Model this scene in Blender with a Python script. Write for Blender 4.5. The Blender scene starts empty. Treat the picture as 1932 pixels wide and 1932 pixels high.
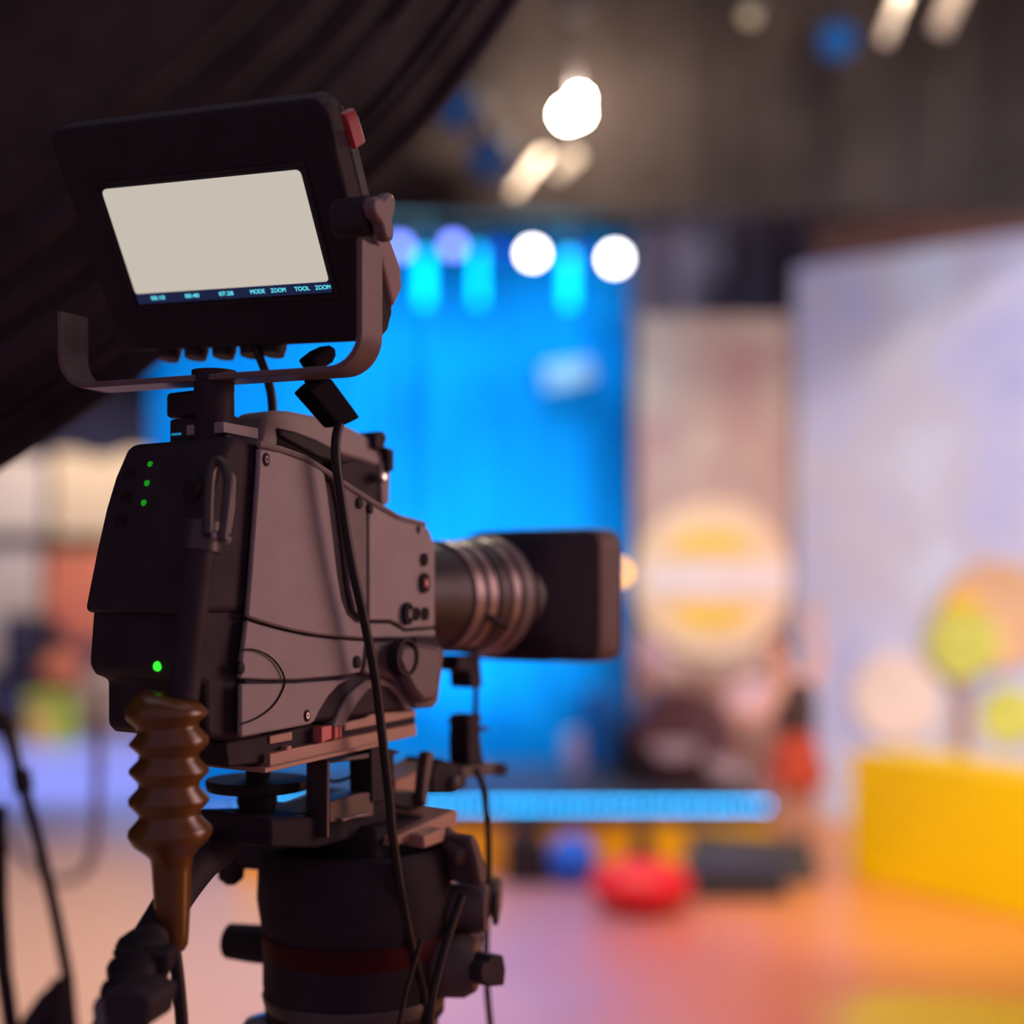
import bpy, bmesh, math, random
from mathutils import Vector, Matrix
random.seed(7)
PI = math.pi
scene = bpy.context.scene
COL = scene.collection

# ------------------------------------------------------------------ camera, world, lights, exposure
FPX, CX, HOR, EYE = 2683.0, 966.0, 1100.0, 1.40      # focal length and horizon in pixels of the 1932 frame, eye height in metres
cd = bpy.data.cameras.new('photo_camera')
cam = bpy.data.objects.new('photo_camera', cd)
COL.objects.link(cam)
cam.location = (0, 0, EYE)
cam.rotation_euler = (PI / 2, 0, 0)
cd.sensor_width = 36.0
cd.lens = FPX / 1932.0 * 36.0
cd.shift_y = (HOR - 966.0) / 1932.0
cd.clip_start = 0.05
cd.clip_end = 100
cd.dof.use_dof = True
cd.dof.focus_distance = 1.31
cd.dof.aperture_fstop = 1.3
scene.camera = cam

world = bpy.data.worlds.new('studio_air')
scene.world = world
world.use_nodes = True
world.node_tree.nodes['Background'].inputs[0].default_value = (0.95, 0.58, 0.90, 1)
world.node_tree.nodes['Background'].inputs[1].default_value = 0.26

scene.view_settings.view_transform = 'Standard'
scene.view_settings.look = 'None'
scene.view_settings.exposure = 0.0
scene.view_settings.gamma = 1.0
scene.view_settings.use_curve_mapping = False


def lamp(name, kind, loc, target, energy, color, size=0.3, angle=60, blend=0.6):
    ld = bpy.data.lights.new(name, kind)
    ld.energy = energy
    ld.color = color
    if kind == 'SPOT':
        ld.spot_size = math.radians(angle)
        ld.spot_blend = blend
        ld.shadow_soft_size = size
    elif kind == 'AREA':
        ld.size = size
    else:
        ld.shadow_soft_size = size
    o = bpy.data.objects.new(name, ld)
    COL.objects.link(o)
    o.location = loc
    if target is not None:
        d = Vector(target) - Vector(loc)
        o.rotation_euler = d.to_track_quat('-Z', 'Y').to_euler()
    return o


# studio rig and added fills above and beside the set (all outside the frame)
lamp('key_spot', 'SPOT', (4.6, 2.5, 2.5), (-0.1, 1.4, 1.4), 600, (1.0, 0.58, 0.56), 1.4, 36, 0.7)
lamp('low_floor_spot', 'SPOT', (3.2, 1.9, 0.30), (-0.05, 1.45, 1.2), 50, (1.0, 0.34, 0.13), 0.4, 30, 0.7)
lamp('drape_fill', 'SPOT', (2.6, 0.6, 3.0), (0.0, 1.86, 2.20), 190, (1.0, 0.80, 0.70), 0.15, 15, 1.0)  # added grazing fill for the hazy tone and folds of the drape
lamp('haze_fill', 'AREA', (0.0, 4.5, 6.7), (0.0, 4.5, 0.0), 110, (0.95, 0.80, 1.0), 8.0)  # added overhead fill, lifts the blacks in place of haze
lamp('set_spot', 'SPOT', (3.8, 3.4, 2.4), (2.3, 8.4, 2.1), 720, (0.90, 0.90, 1.0), 0.4, 62, 0.7)
lamp('set_spot_warm', 'SPOT', (2.6, 3.4, 3.2), (1.3, 8.6, 1.5), 270, (1.0, 0.74, 0.62), 0.4, 30, 0.8)
lamp('floor_spot', 'SPOT', (1.6, 4.0, 5.6), (1.4, 5.4, 0.0), 520, (1.0, 0.64, 0.56), 0.4, 84, 0.8)
lamp('block_spot', 'SPOT', (0.6, 3.0, 3.2), (1.9, 6.5, 0.3), 620, (1.0, 0.92, 0.66), 0.3, 40, 0.7)
lamp('floor_spot_left', 'SPOT', (-1.4, 4.2, 5.6), (-1.5, 5.2, 0.0), 900, (1.0, 0.76, 0.68), 0.4, 64, 0.8)
for cx in (-1.7, -0.75, 0.2):
    lamp('curtain_wash', 'SPOT', (cx, 7.75, 4.6), (cx * 0.9, 9.1, 1.0), 450, (0.30, 0.74, 1.0), 0.3, 52, 0.8)
lamp('curtain_uplight', 'SPOT', (-0.4, 7.9, 0.4), (-0.3, 9.1, 1.4), 130, (0.30, 0.74, 1.0), 0.2, 80, 0.9)
lamp('left_set_spot', 'SPOT', (-3.5, 11.5, 4.3), (-4.2, 13.2, 1.2), 520, (1.0, 0.84, 0.68), 0.3, 80, 0.8)
lamp('left_floor_blue', 'SPOT', (-3.0, 8.6, 5.4), (-3.3, 10.8, 0.0), 2600, (0.50, 0.60, 1.0), 0.3, 46, 0.9)

scene.cycles.adaptive_threshold = 0.06
scene.cycles.max_bounces = 4
scene.cycles.diffuse_bounces = 2
scene.cycles.glossy_bounces = 2
scene.cycles.transmission_bounces = 2
scene.cycles.caustics_reflective = False
scene.cycles.caustics_refractive = False

# ------------------------------------------------------------------ geometry helpers
THETA = math.radians(36.0)                       # heading of the broadcast camera, right of straight ahead
D0 = 1.28
P0 = Vector(((480 - CX) / FPX * D0, D0, 0.0))
NV = Vector((math.cos(THETA), -math.sin(THETA), 0))
DV = Vector((math.sin(THETA), math.cos(THETA), 0))
F_CAM = Matrix(((NV.x, DV.x, 0, P0.x), (NV.y, DV.y, 0, P0.y), (0, 0, 1, 0), (0, 0, 0, 1)))   # local x = right, y = towards the lens, z = up
F_WORLD = Matrix.Identity(4)
EYEV = Vector((0, 0, EYE))


def ray(px, py):
    return Vector(((px - CX) / FPX, 1.0, -(py - HOR) / FPX))


def P(px, py, Y):
    r = ray(px, py)
    return EYEV + r * Y


def hit(frame, axis, val, px, py):
    """where the line of sight of a measured point meets the plane local[axis] = val of a frame, in local coordinates"""
    inv = frame.inverted()
    o = inv @ EYEV
    d = inv.to_3x3() @ ray(px, py)
    t = (val - o[axis]) / d[axis]
    return o + d * t


def S(px, py, w=0.0):
    return hit(F_CAM, 0, w, px, py)


def R(px, py, u):
    return hit(F_CAM, 1, u, px, py)


class MB:
    def __init__(self):
        self.v, self.f = [], []

    def add(self, verts, faces):
        b = len(self.v)
        self.v += [Vector(p) for p in verts]
        self.f += [tuple(b + i for i in f) for f in faces]
        return self

    def box(self, x0, x1, y0, y1, z0, z1):
        x0, x1 = sorted((x0, x1)); y0, y1 = sorted((y0, y1)); z0, z1 = sorted((z0, z1))
        v = [(x0, y0, z0), (x1, y0, z0), (x1, y1, z0), (x0, y1, z0), (x0, y0, z1), (x1, y0, z1), (x1, y1, z1), (x0, y1, z1)]
        return self.add(v, [(3, 2, 1, 0), (4, 5, 6, 7), (0, 1, 5, 4), (1, 2, 6, 5), (2, 3, 7, 6), (3, 0, 4, 7)])

    def prism(self, pts, vec):
        """polygon of 3-D points swept along vec"""
        n = len(pts)
        pts = [Vector(p) for p in pts]
        vec = Vector(vec)
        v = pts + [p + vec for p in pts]
        f = [tuple(range(n)), tuple(reversed(range(n, 2 * n)))]
        for i in range(n):
            j = (i + 1) % n
            f.append((j, i, n + i, n + j))
        return self.add(v, f)

    def tube(self, pts, rad, seg=10, cap=True):
        pts = [Vector(p) for p in pts]
        n = len(pts)
        if not hasattr(rad, '__len__'):
            rad = [rad] * n
        rings = []
        up = None
        for i, p in enumerate(pts):
            t = (pts[min(i + 1, n - 1)] - pts[max(i - 1, 0)]).normalized()
            if up is None:
                up = t.orthogonal().normalized()
            up = (up - t * up.dot(t)).normalized()
            s = t.cross(up)
            rings.append([p + (up * math.cos(a) + s * math.sin(a)) * rad[i] for a in [2 * PI * k / seg for k in range(seg)]])
        v = [q for r in rings for q in r]
        f = []
        for i in range(n - 1):
            for k in range(seg):
                k2 = (k + 1) % seg
                f.append((i * seg + k, i * seg + k2, (i + 1) * seg + k2, (i + 1) * seg + k))
        if cap:
            f.append(tuple(reversed(range(seg))))
            f.append(tuple(range((n - 1) * seg, n * seg)))
        return self.add(v, f)

    def lathe(self, prof, org, axis, seg=28, sx=1.0, ref=None):
        """prof: (t along axis, radius)"""
        axis = Vector(axis).normalized()
        org = Vector(org)
        a = Vector(ref).normalized() if ref is not None else axis.orthogonal().normalized()
        b = axis.cross(a)
        v = []
        for t, r in prof:
            r = max(r, 1e-5)
            for k in range(seg):
                an = 2 * PI * k / seg
                v.append(org + axis * t + a * (math.cos(an) * r * sx) + b * (math.sin(an) * r))
        f = []
        n = len(prof)
        for i in range(n - 1):
            for k in range(seg):
                k2 = (k + 1) % seg
                f.append((i * seg + k, i * seg + k2, (i + 1) * seg + k2, (i + 1) * seg + k))
        f.append(tuple(reversed(range(seg))))
        f.append(tuple(range((n - 1) * seg, n * seg)))
        return self.add(v, f)

    def ball(self, c, r, seg=16, sc=(1, 1, 1)):
        c = Vector(c)
        rows = seg // 2
        v, f = [], []
        for i in range(rows + 1):
            th = PI * i / rows
            for k in range(seg):
                an = 2 * PI * k / seg
                v.append((c.x + r * sc[0] * math.sin(th) * math.cos(an), c.y + r * sc[1] * math.sin(th) * math.sin(an), c.z + r * sc[2] * math.cos(th)))
        for i in range(rows):
            for k in range(seg):
                k2 = (k + 1) % seg
                f.append((i * seg + k, (i + 1) * seg + k, (i + 1) * seg + k2, i * seg + k2))
        return self.add(v, f)

    def loft(self, secs, seg=40):
        """sections (u, half width, half height, exponent, centre x, centre z): rounded rectangles along local y"""
        v, f = [], []
        for u, hw, hh, ex, cx, cz in secs:
            for k in range(seg):
                an = 2 * PI * k / seg
                c, s = math.cos(an), math.sin(an)
                v.append((cx + hw * math.copysign(abs(c) ** (2 / ex), c), u, cz + hh * math.copysign(abs(s) ** (2 / ex), s)))
        n = len(secs)
        for i in range(n - 1):
            for k in range(seg):
                k2 = (k + 1) % seg
                f.append((i * seg + k, (i + 1) * seg + k, (i + 1) * seg + k2, i * seg + k2))
        f.append(tuple(range(seg)))
        f.append(tuple(reversed(range((n - 1) * seg, n * seg))))
        return self.add(v, f)


ORIG = {}


def set_meta(o, label=None, cat=None, group=None, kind=None):
    if cat and not kind: kind = 'thing'
    if label: o['label'] = label
    if cat: o['category'] = cat
    if group: o['group'] = group
    if kind: o['kind'] = kind
    return o


def thing(name, label, cat, frame=F_WORLD, origin=(0, 0, 0), group=None):
    e = bpy.data.objects.new(name, None)
    COL.objects.link(e)
    e.empty_display_size = 0.05
    e.matrix_world = frame @ Matrix.Translation(Vector(origin))
    ORIG[e.name] = Vector(origin)
    return set_meta(e, label, cat, group)


def mesh_from(name, mb, org=Vector((0, 0, 0)), sharp=38):
    me = bpy.data.meshes.new(name)
    me.from_pydata([tuple(p - org) for p in mb.v], [], mb.f)
    bm = bmesh.new()
    bm.from_mesh(me)
    bmesh.ops.recalc_face_normals(bm, faces=bm.faces)
    for f in bm.faces:
        f.smooth = True
    lim = math.radians(sharp)
    for e in bm.edges:
        if len(e.link_faces) == 2 and e.calc_face_angle(0) > lim:
            e.smooth = False
    bm.to_mesh(me)
    bm.free()
    return me


def root_of(o):
    while o.parent is not None:
        o = o.parent
    return o


def part(name, mb, mat, parent, bevel=0.0, label=None, seg=2, sharp=38):
    org = ORIG[root_of(parent).name]
    me = mesh_from(name, mb, org, sharp)
    me.materials.append(mat)
    o = bpy.data.objects.new(name, me)
    COL.objects.link(o)
    o.parent = parent
    if bevel:
        m = o.modifiers.new('bevel', 'BEVEL')
        m.width = bevel
        m.segments = seg
        m.limit_method = 'ANGLE'
        m.angle_limit = math.radians(40)
        m.harden_normals = False
    if label:
        o['label'] = label
    return o


def solo(name, mb, mat, label=None, cat=None, group=None, kind=None, bevel=0.0, frame=F_WORLD, origin=None, sharp=38):
    org = Vector(origin) if origin is not None else Vector((0, 0, 0))
    me = mesh_from(name, mb, org, sharp)
    me.materials.append(mat)
    o = bpy.data.objects.new(name, me)
    COL.objects.link(o)
    o.matrix_world = frame @ Matrix.Translation(org)
    ORIG[o.name] = org
    if bevel:
        m = o.modifiers.new('bevel', 'BEVEL')
        m.width = bevel
        m.segments = 2
        m.limit_method = 'ANGLE'
        m.angle_limit = math.radians(40)
    return set_meta(o, label, cat, group, kind)


def smooth_path(pts, n=6):
    pts = [Vector(p) for p in pts]
    out = []
    for i in range(len(pts) - 1):
        p0 = pts[max(i - 1, 0)]; p1 = pts[i]; p2 = pts[i + 1]; p3 = pts[min(i + 2, len(pts) - 1)]
        for k in range(n):
            t = k / n
            out.append(0.5 * ((2 * p1) + (p2 - p0) * t + (2 * p0 - 5 * p1 + 4 * p2 - p3) * t * t + (3 * p1 - p0 - 3 * p2 + p3) * t ** 3))
    out.append(pts[-1])
    return out


# ------------------------------------------------------------------ materials
def mat(name, col, rough=0.5, metal=0.0, var=0.0, scale=20.0, bump=0.0, bscale=400.0, spec=0.5, emit=None, estr=0.0, coat=0.0, col2=None):
    m = bpy.data.materials.new(name)
    m.use_nodes = True
    nt = m.node_tree
    b = nt.nodes['Principled BSDF']
    b.inputs['Base Color'].default_value = (*col, 1)
    b.inputs['Roughness'].default_value = rough
    b.inputs['Metallic'].default_value = metal
    b.inputs['Specular IOR Level'].default_value = spec
    b.inputs['Coat Weight'].default_value = coat
    tc = nt.nodes.new('ShaderNodeTexCoord')
    if var > 0 or col2 is not None:
        nz = nt.nodes.new('ShaderNodeTexNoise')
        nz.inputs['Scale'].default_value = scale
        nz.inputs['Detail'].default_value = 4
        nt.links.new(tc.outputs['Object'], nz.inputs['Vector'])
        rp = nt.nodes.new('ShaderNodeValToRGB')
        c2 = col2 if col2 is not None else tuple(min(1, c * (1 + var)) for c in col)
        c1 = col if col2 is not None else tuple(c * (1 - var) for c in col)
        rp.color_ramp.elements[0].position = 0.35
        rp.color_ramp.elements[1].position = 0.65
        rp.color_ramp.elements[0].color = (*c1, 1)
        rp.color_ramp.elements[1].color = (*c2, 1)
        nt.links.new(nz.outputs['Fac'], rp.inputs['Fac'])
        nt.links.new(rp.outputs['Color'], b.inputs['Base Color'])
    if bump > 0:
        n2 = nt.nodes.new('ShaderNodeTexNoise')
        n2.inputs['Scale'].default_value = bscale
        n2.inputs['Detail'].default_value = 3
        nt.links.new(tc.outputs['Object'], n2.inputs['Vector'])
        bp = nt.nodes.new('ShaderNodeBump')
        bp.inputs['Strength'].default_value = bump
        bp.inputs['Distance'].default_value = 0.001
        nt.links.new(n2.outputs['Fac'], bp.inputs['Height'])
        nt.links.new(bp.outputs['Normal'], b.inputs['Normal'])
    if emit is not None:
        b.inputs['Emission Color'].default_value = (*emit, 1)
        b.inputs['Emission Strength'].default_value = estr
    return m


M = {}
M['shell'] = mat('grey_shell', (0.30, 0.27, 0.265), 0.55, 0, 0.05, 30, 0.35, 900)
M['shell_b'] = mat('grey_textured_shell', (0.22, 0.195, 0.19), 0.65, 0, 0.08, 60, 0.6, 1200)
M['nose'] = mat('dark_grey_shell', (0.12, 0.095, 0.095), 0.5, 0, 0.08, 40, 0.2, 700)
M['black'] = mat('black_plastic', (0.034, 0.027, 0.034), 0.6, 0, 0.15, 30, 0.15, 800, spec=0.15)
M['blackm'] = mat('matte_black', (0.030, 0.024, 0.030), 0.7, 0, 0.15, 30, 0.2, 600, spec=0.12)
M['rubber'] = mat('black_rubber', (0.018, 0.015, 0.018), 0.6, 0, 0.1, 40, 0.1, 500, spec=0.2)
M['bronze'] = mat('anodised_plate', (0.42, 0.26, 0.19), 0.42, 0.05, 0.06, 25, 0.1, 600)
M['dkmetal'] = mat('dark_metal', (0.07, 0.06, 0.06), 0.42, 0.4, 0.1, 30, 0.1, 500)
M['knob'] = mat('knob_plastic', (0.085, 0.062, 0.058), 0.5, 0, 0.1, 40, 0.2, 700)
M['chrome'] = mat('worn_steel', (0.55, 0.52, 0.50), 0.3, 0.9, 0.08, 40)
M['ring'] = mat('lens_ring_metal', (0.20, 0.16, 0.155), 0.38, 0.3, 0.08, 40)
M['lens_black'] = mat('lens_barrel_black', (0.022, 0.016, 0.02), 0.5, 0.1, 0.1, 40)
M['hood'] = mat('hood_black', (0.020, 0.016, 0.027), 0.85, 0, 0.1, 30, spec=0.1)
M['hoodlip'] = mat('hood_lip_rubber', (0.13, 0.085, 0.075), 0.6, 0, 0.08, 30)
M['glass'] = mat('coated_glass', (0.02, 0.02, 0.05), 0.08, 0, spec=0.9, var=0.05)
M['yellow_rubber'] = mat('amber_rubber', (0.12, 0.052, 0.009), 0.28, 0, 0.12, 30, 0.05, 300, spec=0.6)
M['screen'] = mat('lit_screen', (0.02, 0.02, 0.02), 0.4, emit=(0.571, 0.509, 0.440), estr=1.0)
M['text'] = mat('screen_text', (0.0, 0.02, 0.03), 0.4, emit=(0.10, 0.62, 0.75), estr=1.7)
M['textbar'] = mat('screen_status_bar', (0.004, 0.006, 0.02), 0.4, emit=(0.008, 0.014, 0.05), estr=1.0)
M['led'] = mat('green_led', (0, 0.1, 0), 0.3, emit=(0.01, 0.42, 0.01), estr=0.6)
M['led2'] = mat('bright_green_led', (0, 0.2, 0), 0.3, emit=(0.03, 1.0, 0.03), estr=1.3)
M['red'] = mat('red_tally', (0.28, 0.003, 0.014), 0.35, 0, 0.1)
M['redpad'] = mat('red_clip', (0.62, 0.16, 0.15), 0.45, 0, 0.1)
M['yoke'] = mat('yoke_bar', (0.14, 0.105, 0.11), 0.45, 0.2, 0.06, 30, 0.1, 500)
M['house'] = mat('monitor_housing', (0.024, 0.019, 0.026), 0.7, 0, 0.08, 30, 0.25, 900, spec=0.25)
M['house_lit'] = mat('monitor_housing_lit', (0.22, 0.16, 0.155), 0.6, 0, 0.06, 30, 0.3, 900)
M['cable'] = mat('black_cable', (0.012, 0.010, 0.010), 0.45, 0, 0.1, 60, spec=0.35)
M['ferrite'] = mat('ferrite_black', (0.006, 0.005, 0.009), 0.8, 0, 0.1, 40, spec=0.08)
M['cloth'] = mat('black_drape_cloth', (0.048, 0.036, 0.040), 0.9, 0, 0.2, 12, 0.2, 400, spec=0.1)
M['grey_cable'] = mat('grey_cable', (0.30, 0.26, 0.26), 0.5, 0, 0.1)


# ------------------------------------------------------------------ the setting
def floor_material():
    m = bpy.data.materials.new('floor_print_and_light')
    m.use_nodes = True
    nt = m.node_tree
    L = nt.links.new
    b = nt.nodes['Principled BSDF']
    b.inputs['Roughness'].default_value = 0.34
    b.inputs['Specular IOR Level'].default_value = 0.35
    tc = nt.nodes.new('ShaderNodeTexCoord')
    sep = nt.nodes.new('ShaderNodeSeparateXYZ')
    L(tc.outputs['Object'], sep.inputs[0])
    nz = nt.nodes.new('ShaderNodeTexNoise')
    nz.inputs['Scale'].default_value = 0.9
    nz.inputs['Detail'].default_value = 3
    L(tc.outputs['Object'], nz.inputs['Vector'])
    # coloured light painted into the floor: beige left, rose middle, orange right
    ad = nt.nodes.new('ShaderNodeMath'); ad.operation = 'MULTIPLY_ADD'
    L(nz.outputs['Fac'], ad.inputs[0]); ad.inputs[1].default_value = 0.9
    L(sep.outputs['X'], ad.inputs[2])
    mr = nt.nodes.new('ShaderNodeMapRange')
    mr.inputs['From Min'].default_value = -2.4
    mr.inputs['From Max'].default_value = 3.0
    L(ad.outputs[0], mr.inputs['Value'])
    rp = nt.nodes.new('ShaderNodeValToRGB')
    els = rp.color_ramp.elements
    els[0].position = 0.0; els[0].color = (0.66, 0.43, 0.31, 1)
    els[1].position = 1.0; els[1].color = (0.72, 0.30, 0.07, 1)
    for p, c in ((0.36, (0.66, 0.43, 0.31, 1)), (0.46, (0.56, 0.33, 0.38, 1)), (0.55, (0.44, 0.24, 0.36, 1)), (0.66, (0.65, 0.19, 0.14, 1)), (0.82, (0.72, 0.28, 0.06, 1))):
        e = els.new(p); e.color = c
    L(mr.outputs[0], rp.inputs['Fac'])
    # a yellow-green printed leaf in the foreground right
    mp = nt.nodes.new('ShaderNodeMapping')
    mp.inputs['Location'].default_value = (-1.42, -4.55, 0)
    L(tc.outputs['Object'], mp.inputs['Vector'])
    s2 = nt.nodes.new('ShaderNodeVectorMath'); s2.operation = 'MULTIPLY'
    s2.inputs[1].default_value = (1.5, 2.3, 0)
    L(mp.outputs[0], s2.inputs[0])
    ln = nt.nodes.new('ShaderNodeVectorMath'); ln.operation = 'LENGTH'
    L(s2.outputs[0], ln.inputs[0])
    n3 = nt.nodes.new('ShaderNodeTexNoise'); n3.inputs['Scale'].default_value = 2.2
    L(tc.outputs['Object'], n3.inputs['Vector'])
    su = nt.nodes.new('ShaderNodeMath'); su.operation = 'MULTIPLY_ADD'
    L(n3.outputs['Fac'], su.inputs[0]); su.inputs[1].default_value = 0.8
    L(ln.outputs['Value'], su.inputs[2])
    lt = nt.nodes.new('ShaderNodeMapRange')
    lt.inputs['From Min'].default_value = 1.15; lt.inputs['From Max'].default_value = 0.95
    L(su.outputs[0], lt.inputs['Value'])
    mx = nt.nodes.new('ShaderNodeMix'); mx.data_type = 'RGBA'
    L(lt.outputs[0], mx.inputs['Factor'])
    L(rp.outputs['Color'], mx.inputs[6])
    mx.inputs[7].default_value = (0.74, 0.54, 0.01, 1)
    # bluish window reflection painted into the floor before the far left wall
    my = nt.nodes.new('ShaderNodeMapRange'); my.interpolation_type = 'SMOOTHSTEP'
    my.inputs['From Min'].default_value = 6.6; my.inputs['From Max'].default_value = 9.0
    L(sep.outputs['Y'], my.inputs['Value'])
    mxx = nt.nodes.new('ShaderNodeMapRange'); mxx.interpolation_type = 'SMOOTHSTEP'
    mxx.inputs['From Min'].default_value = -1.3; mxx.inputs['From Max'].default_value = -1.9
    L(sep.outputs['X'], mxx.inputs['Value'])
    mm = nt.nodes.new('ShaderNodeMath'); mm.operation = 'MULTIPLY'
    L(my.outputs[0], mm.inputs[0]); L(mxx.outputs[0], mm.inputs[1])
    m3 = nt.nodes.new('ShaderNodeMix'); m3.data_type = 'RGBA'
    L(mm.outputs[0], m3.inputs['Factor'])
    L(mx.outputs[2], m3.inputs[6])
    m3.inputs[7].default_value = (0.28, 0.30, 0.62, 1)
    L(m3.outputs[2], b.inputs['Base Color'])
    return m


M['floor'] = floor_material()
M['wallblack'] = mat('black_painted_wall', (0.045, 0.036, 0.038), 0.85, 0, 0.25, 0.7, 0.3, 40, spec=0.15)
solo('floor', MB().box(-8, 8, -2.5, 15.2, -0.1, 0.0), M['floor'], kind='structure', label='glossy studio floor with pink and orange light painted in')
solo('wall_back', MB().box(-8, 8, 14.6, 14.8, 0, 7.0), M['wallblack'], kind='structure', label='dark back wall of the studio')
solo('wall_left', MB().box(-8.0, -7.8, -2.5, 14.6, 0, 7.0), M['wallblack'], kind='structure', label='dark left wall of the studio')
solo('wall_right', MB().box(7.8, 8.0, -2.5, 14.6, 0, 7.0), M['wallblack'], kind='structure', label='dark right wall of the studio')
solo('ceiling', MB().box(-8, 8, -2.5, 14.8, 6.8, 7.0), M['wallblack'], kind='structure', label='black studio ceiling')

# ---- blue stage curtain: one pleated cloth
M['bluecloth'] = mat('blue_curtain_cloth', (0.003, 0.40, 0.95), 0.8, 0, 0.12, 1.2, spec=0.1)


def curtain(name, x0, x1, y, z0, z1, matl, label, cat, pleat=0.22, amp=0.05, n=160, group=None, kind=None):
    mb = MB()
    v, f = [], []
    ph = random.random() * 6
    th = 0.012
    for k in range(n + 1):
        x = x0 + (x1 - x0) * k / n
        o = amp * math.sin(2 * PI * x / pleat + ph + 0.9 * math.sin(x * 3.1)) + 0.4 * amp * math.sin(2 * PI * x / (pleat * 0.43) + 1.3)
        v += [(x, y + o, z0), (x, y + o, z1), (x, y + o + th, z0), (x, y + o + th, z1)]
    for k in range(n):
        a, c = 4 * k, 4 * (k + 1)
        f += [(a, c, c + 1, a + 1), (a + 3, c + 3, c + 2, a + 2), (a + 1, c + 1, c + 3, a + 3), (a + 2, c + 2, c, a)]
    f += [(0, 1, 3, 2), (4 * n + 2, 4 * n + 3, 4 * n + 1, 4 * n)]
    mb.add(v, f)
    return solo(name, mb, matl, label, cat, group, kind, sharp=70)


curtain('stage_curtain', P(288, 0, 9.05).x, 0.74, 9.05, 0.0, P(0, 440, 9.05).z, M['bluecloth'], 'bright blue pleated curtain lit at the back of the stage', 'curtain')
curtain('black_masking_curtain', 0.80, 2.15, 9.6, 0.0, 5.6, mat('plum_black_cloth', (0.30, 0.26, 0.34), 0.9, 0, 0.2, 3, spec=0.1), 'black masking curtain hanging behind the pink backdrop panel', 'curtain', 0.3, 0.05, 60)


# ---- printed backdrop panels
def backdrop_material(name, stops, scale, seed):
    m = bpy.data.materials.new(name)
    m.use_nodes = True
    nt = m.node_tree
    b = nt.nodes['Principled BSDF']
    b.inputs['Roughness'].default_value = 0.75
    b.inputs['Specular IOR Level'].default_value = 0.15
    tc = nt.nodes.new('ShaderNodeTexCoord')
    mp = nt.nodes.new('ShaderNodeMapping')
    mp.inputs['Location'].default_value = (seed, seed * 0.7, 0)
    nt.links.new(tc.outputs['Object'], mp.inputs['Vector'])
    nz = nt.nodes.new('ShaderNodeTexNoise')
    nz.inputs['Scale'].default_value = scale
    nz.inputs['Detail'].default_value = 4
    nz.inputs['Roughness'].default_value = 0.6
    nt.links.new(mp.outputs[0], nz.inputs['Vector'])
    rp = nt.nodes.new('ShaderNodeValToRGB')
    els = rp.color_ramp.elements
    els[0].position, els[0].color = stops[0][0], (*stops[0][1], 1)
    els[1].position, els[1].color = stops[-1][0], (*stops[-1][1], 1)
    for p, c in stops[1:-1]:
        e = els.new(p); e.color = (*c, 1)
    nt.links.new(nz.outputs['Fac'], rp.inputs['Fac'])
    nt.links.new(rp.outputs['Color'], b.inputs['Base Color'])
    return m


M['back_pink'] = backdrop_material('rose_beige_print', [(0.34, (0.46, 0.27, 0.25)), (0.46, (0.52, 0.36, 0.30)), (0.56, (0.60, 0.46, 0.36)), (0.66, (0.50, 0.34, 0.30))], 1.6, 3.1)
M['back_lilac'] = backdrop_material('lilac_cream_print', [(0.34, (0.47, 0.48, 0.78)), (0.45, (0.59, 0.61, 0.84)), (0.55, (0.62, 0.60, 0.70)), (0.66, (0.68, 0.74, 0.90))], 1.3, 7.7)
M['fascia'] = mat('brown_fascia', (0.20, 0.10, 0.075), 0.7, 0, 0.15, 2)
XL1, XR1 = P(1202, 0, 8.6).x, P(1496, 0, 8.6).x
bp = thing('backdrop_panel', 'tall rose-beige printed backdrop panel beside the blue curtain', 'panel', F_WORLD, ((XL1 + XR1) / 2, 8.63, 0))
part('printed_face', MB().box(XL1, XR1, 8.60, 8.64, 0.0, P(0, 596, 8.6).z), M['back_pink'], bp)
part('brace', MB().box(XL1 + 0.1, XL1 + 0.15, 8.64, 8.70, 0.0, 2.6), M['dkmetal'], bp)
part('brace', MB().box(XR1 - 0.15, XR1 - 0.1, 8.64, 8.70, 0.0, 2.6), M['dkmetal'], bp)
# the angled right-hand panel comes nearer to us towards the right
A1 = Vector((P(1500, 0, 8.55).x, 8.55, 0)); B1 = Vector((P(2080, 0, 7.5).x, 7.5, 0))
dirv = (B1 - A1).normalized(); nrm = Vector((-dirv.y, dirv.x, 0))
rpanel = thing('angled_backdrop', 'wide lilac and cream printed backdrop wall behind the yellow block', 'backdrop', F_WORLD, A1)
ZB = 3.30
part('printed_face', MB().prism([A1, B1, B1 + Vector((0, 0, ZB)), A1 + Vector((0, 0, ZB))], nrm * 0.05), M['back_lilac'], rpanel)
part('top_fascia', MB().prism([A1 - nrm * 0.03 + Vector((0.12, 0, ZB)), B1 - nrm * 0.03 + Vector((0, 0, ZB)), B1 - nrm * 0.03 + Vector((0, 0, ZB + 0.24)), A1 - nrm * 0.03 + Vector((0.12, 0, ZB + 0.24))], nrm * 0.08), M['fascia'], rpanel)

# round emblem on the rose panel
M['em_pale'] = mat('pale_yellow_print', (0.88, 0.60, 0.36), 0.6, 0, 0.06, 3)
M['em_yel'] = mat('golden_print', (0.92, 0.56, 0.02), 0.6, 0, 0.05, 3)
M['em_white'] = mat('white_pink_print', (0.84, 0.68, 0.62), 0.6, 0, 0.05, 3)
ec = P(1342, 1092, 8.56)
em = thing('round_emblem', 'round yellow emblem with a white band on the rose panel', 'sign', F_WORLD, (ec.x, 8.56, ec.z))
part('disc', MB().lathe([(0, 0.47), (0.03, 0.47)], (ec.x, 8.56, ec.z), (0, 1, 0), 48), M['em_pale'], em)


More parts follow.
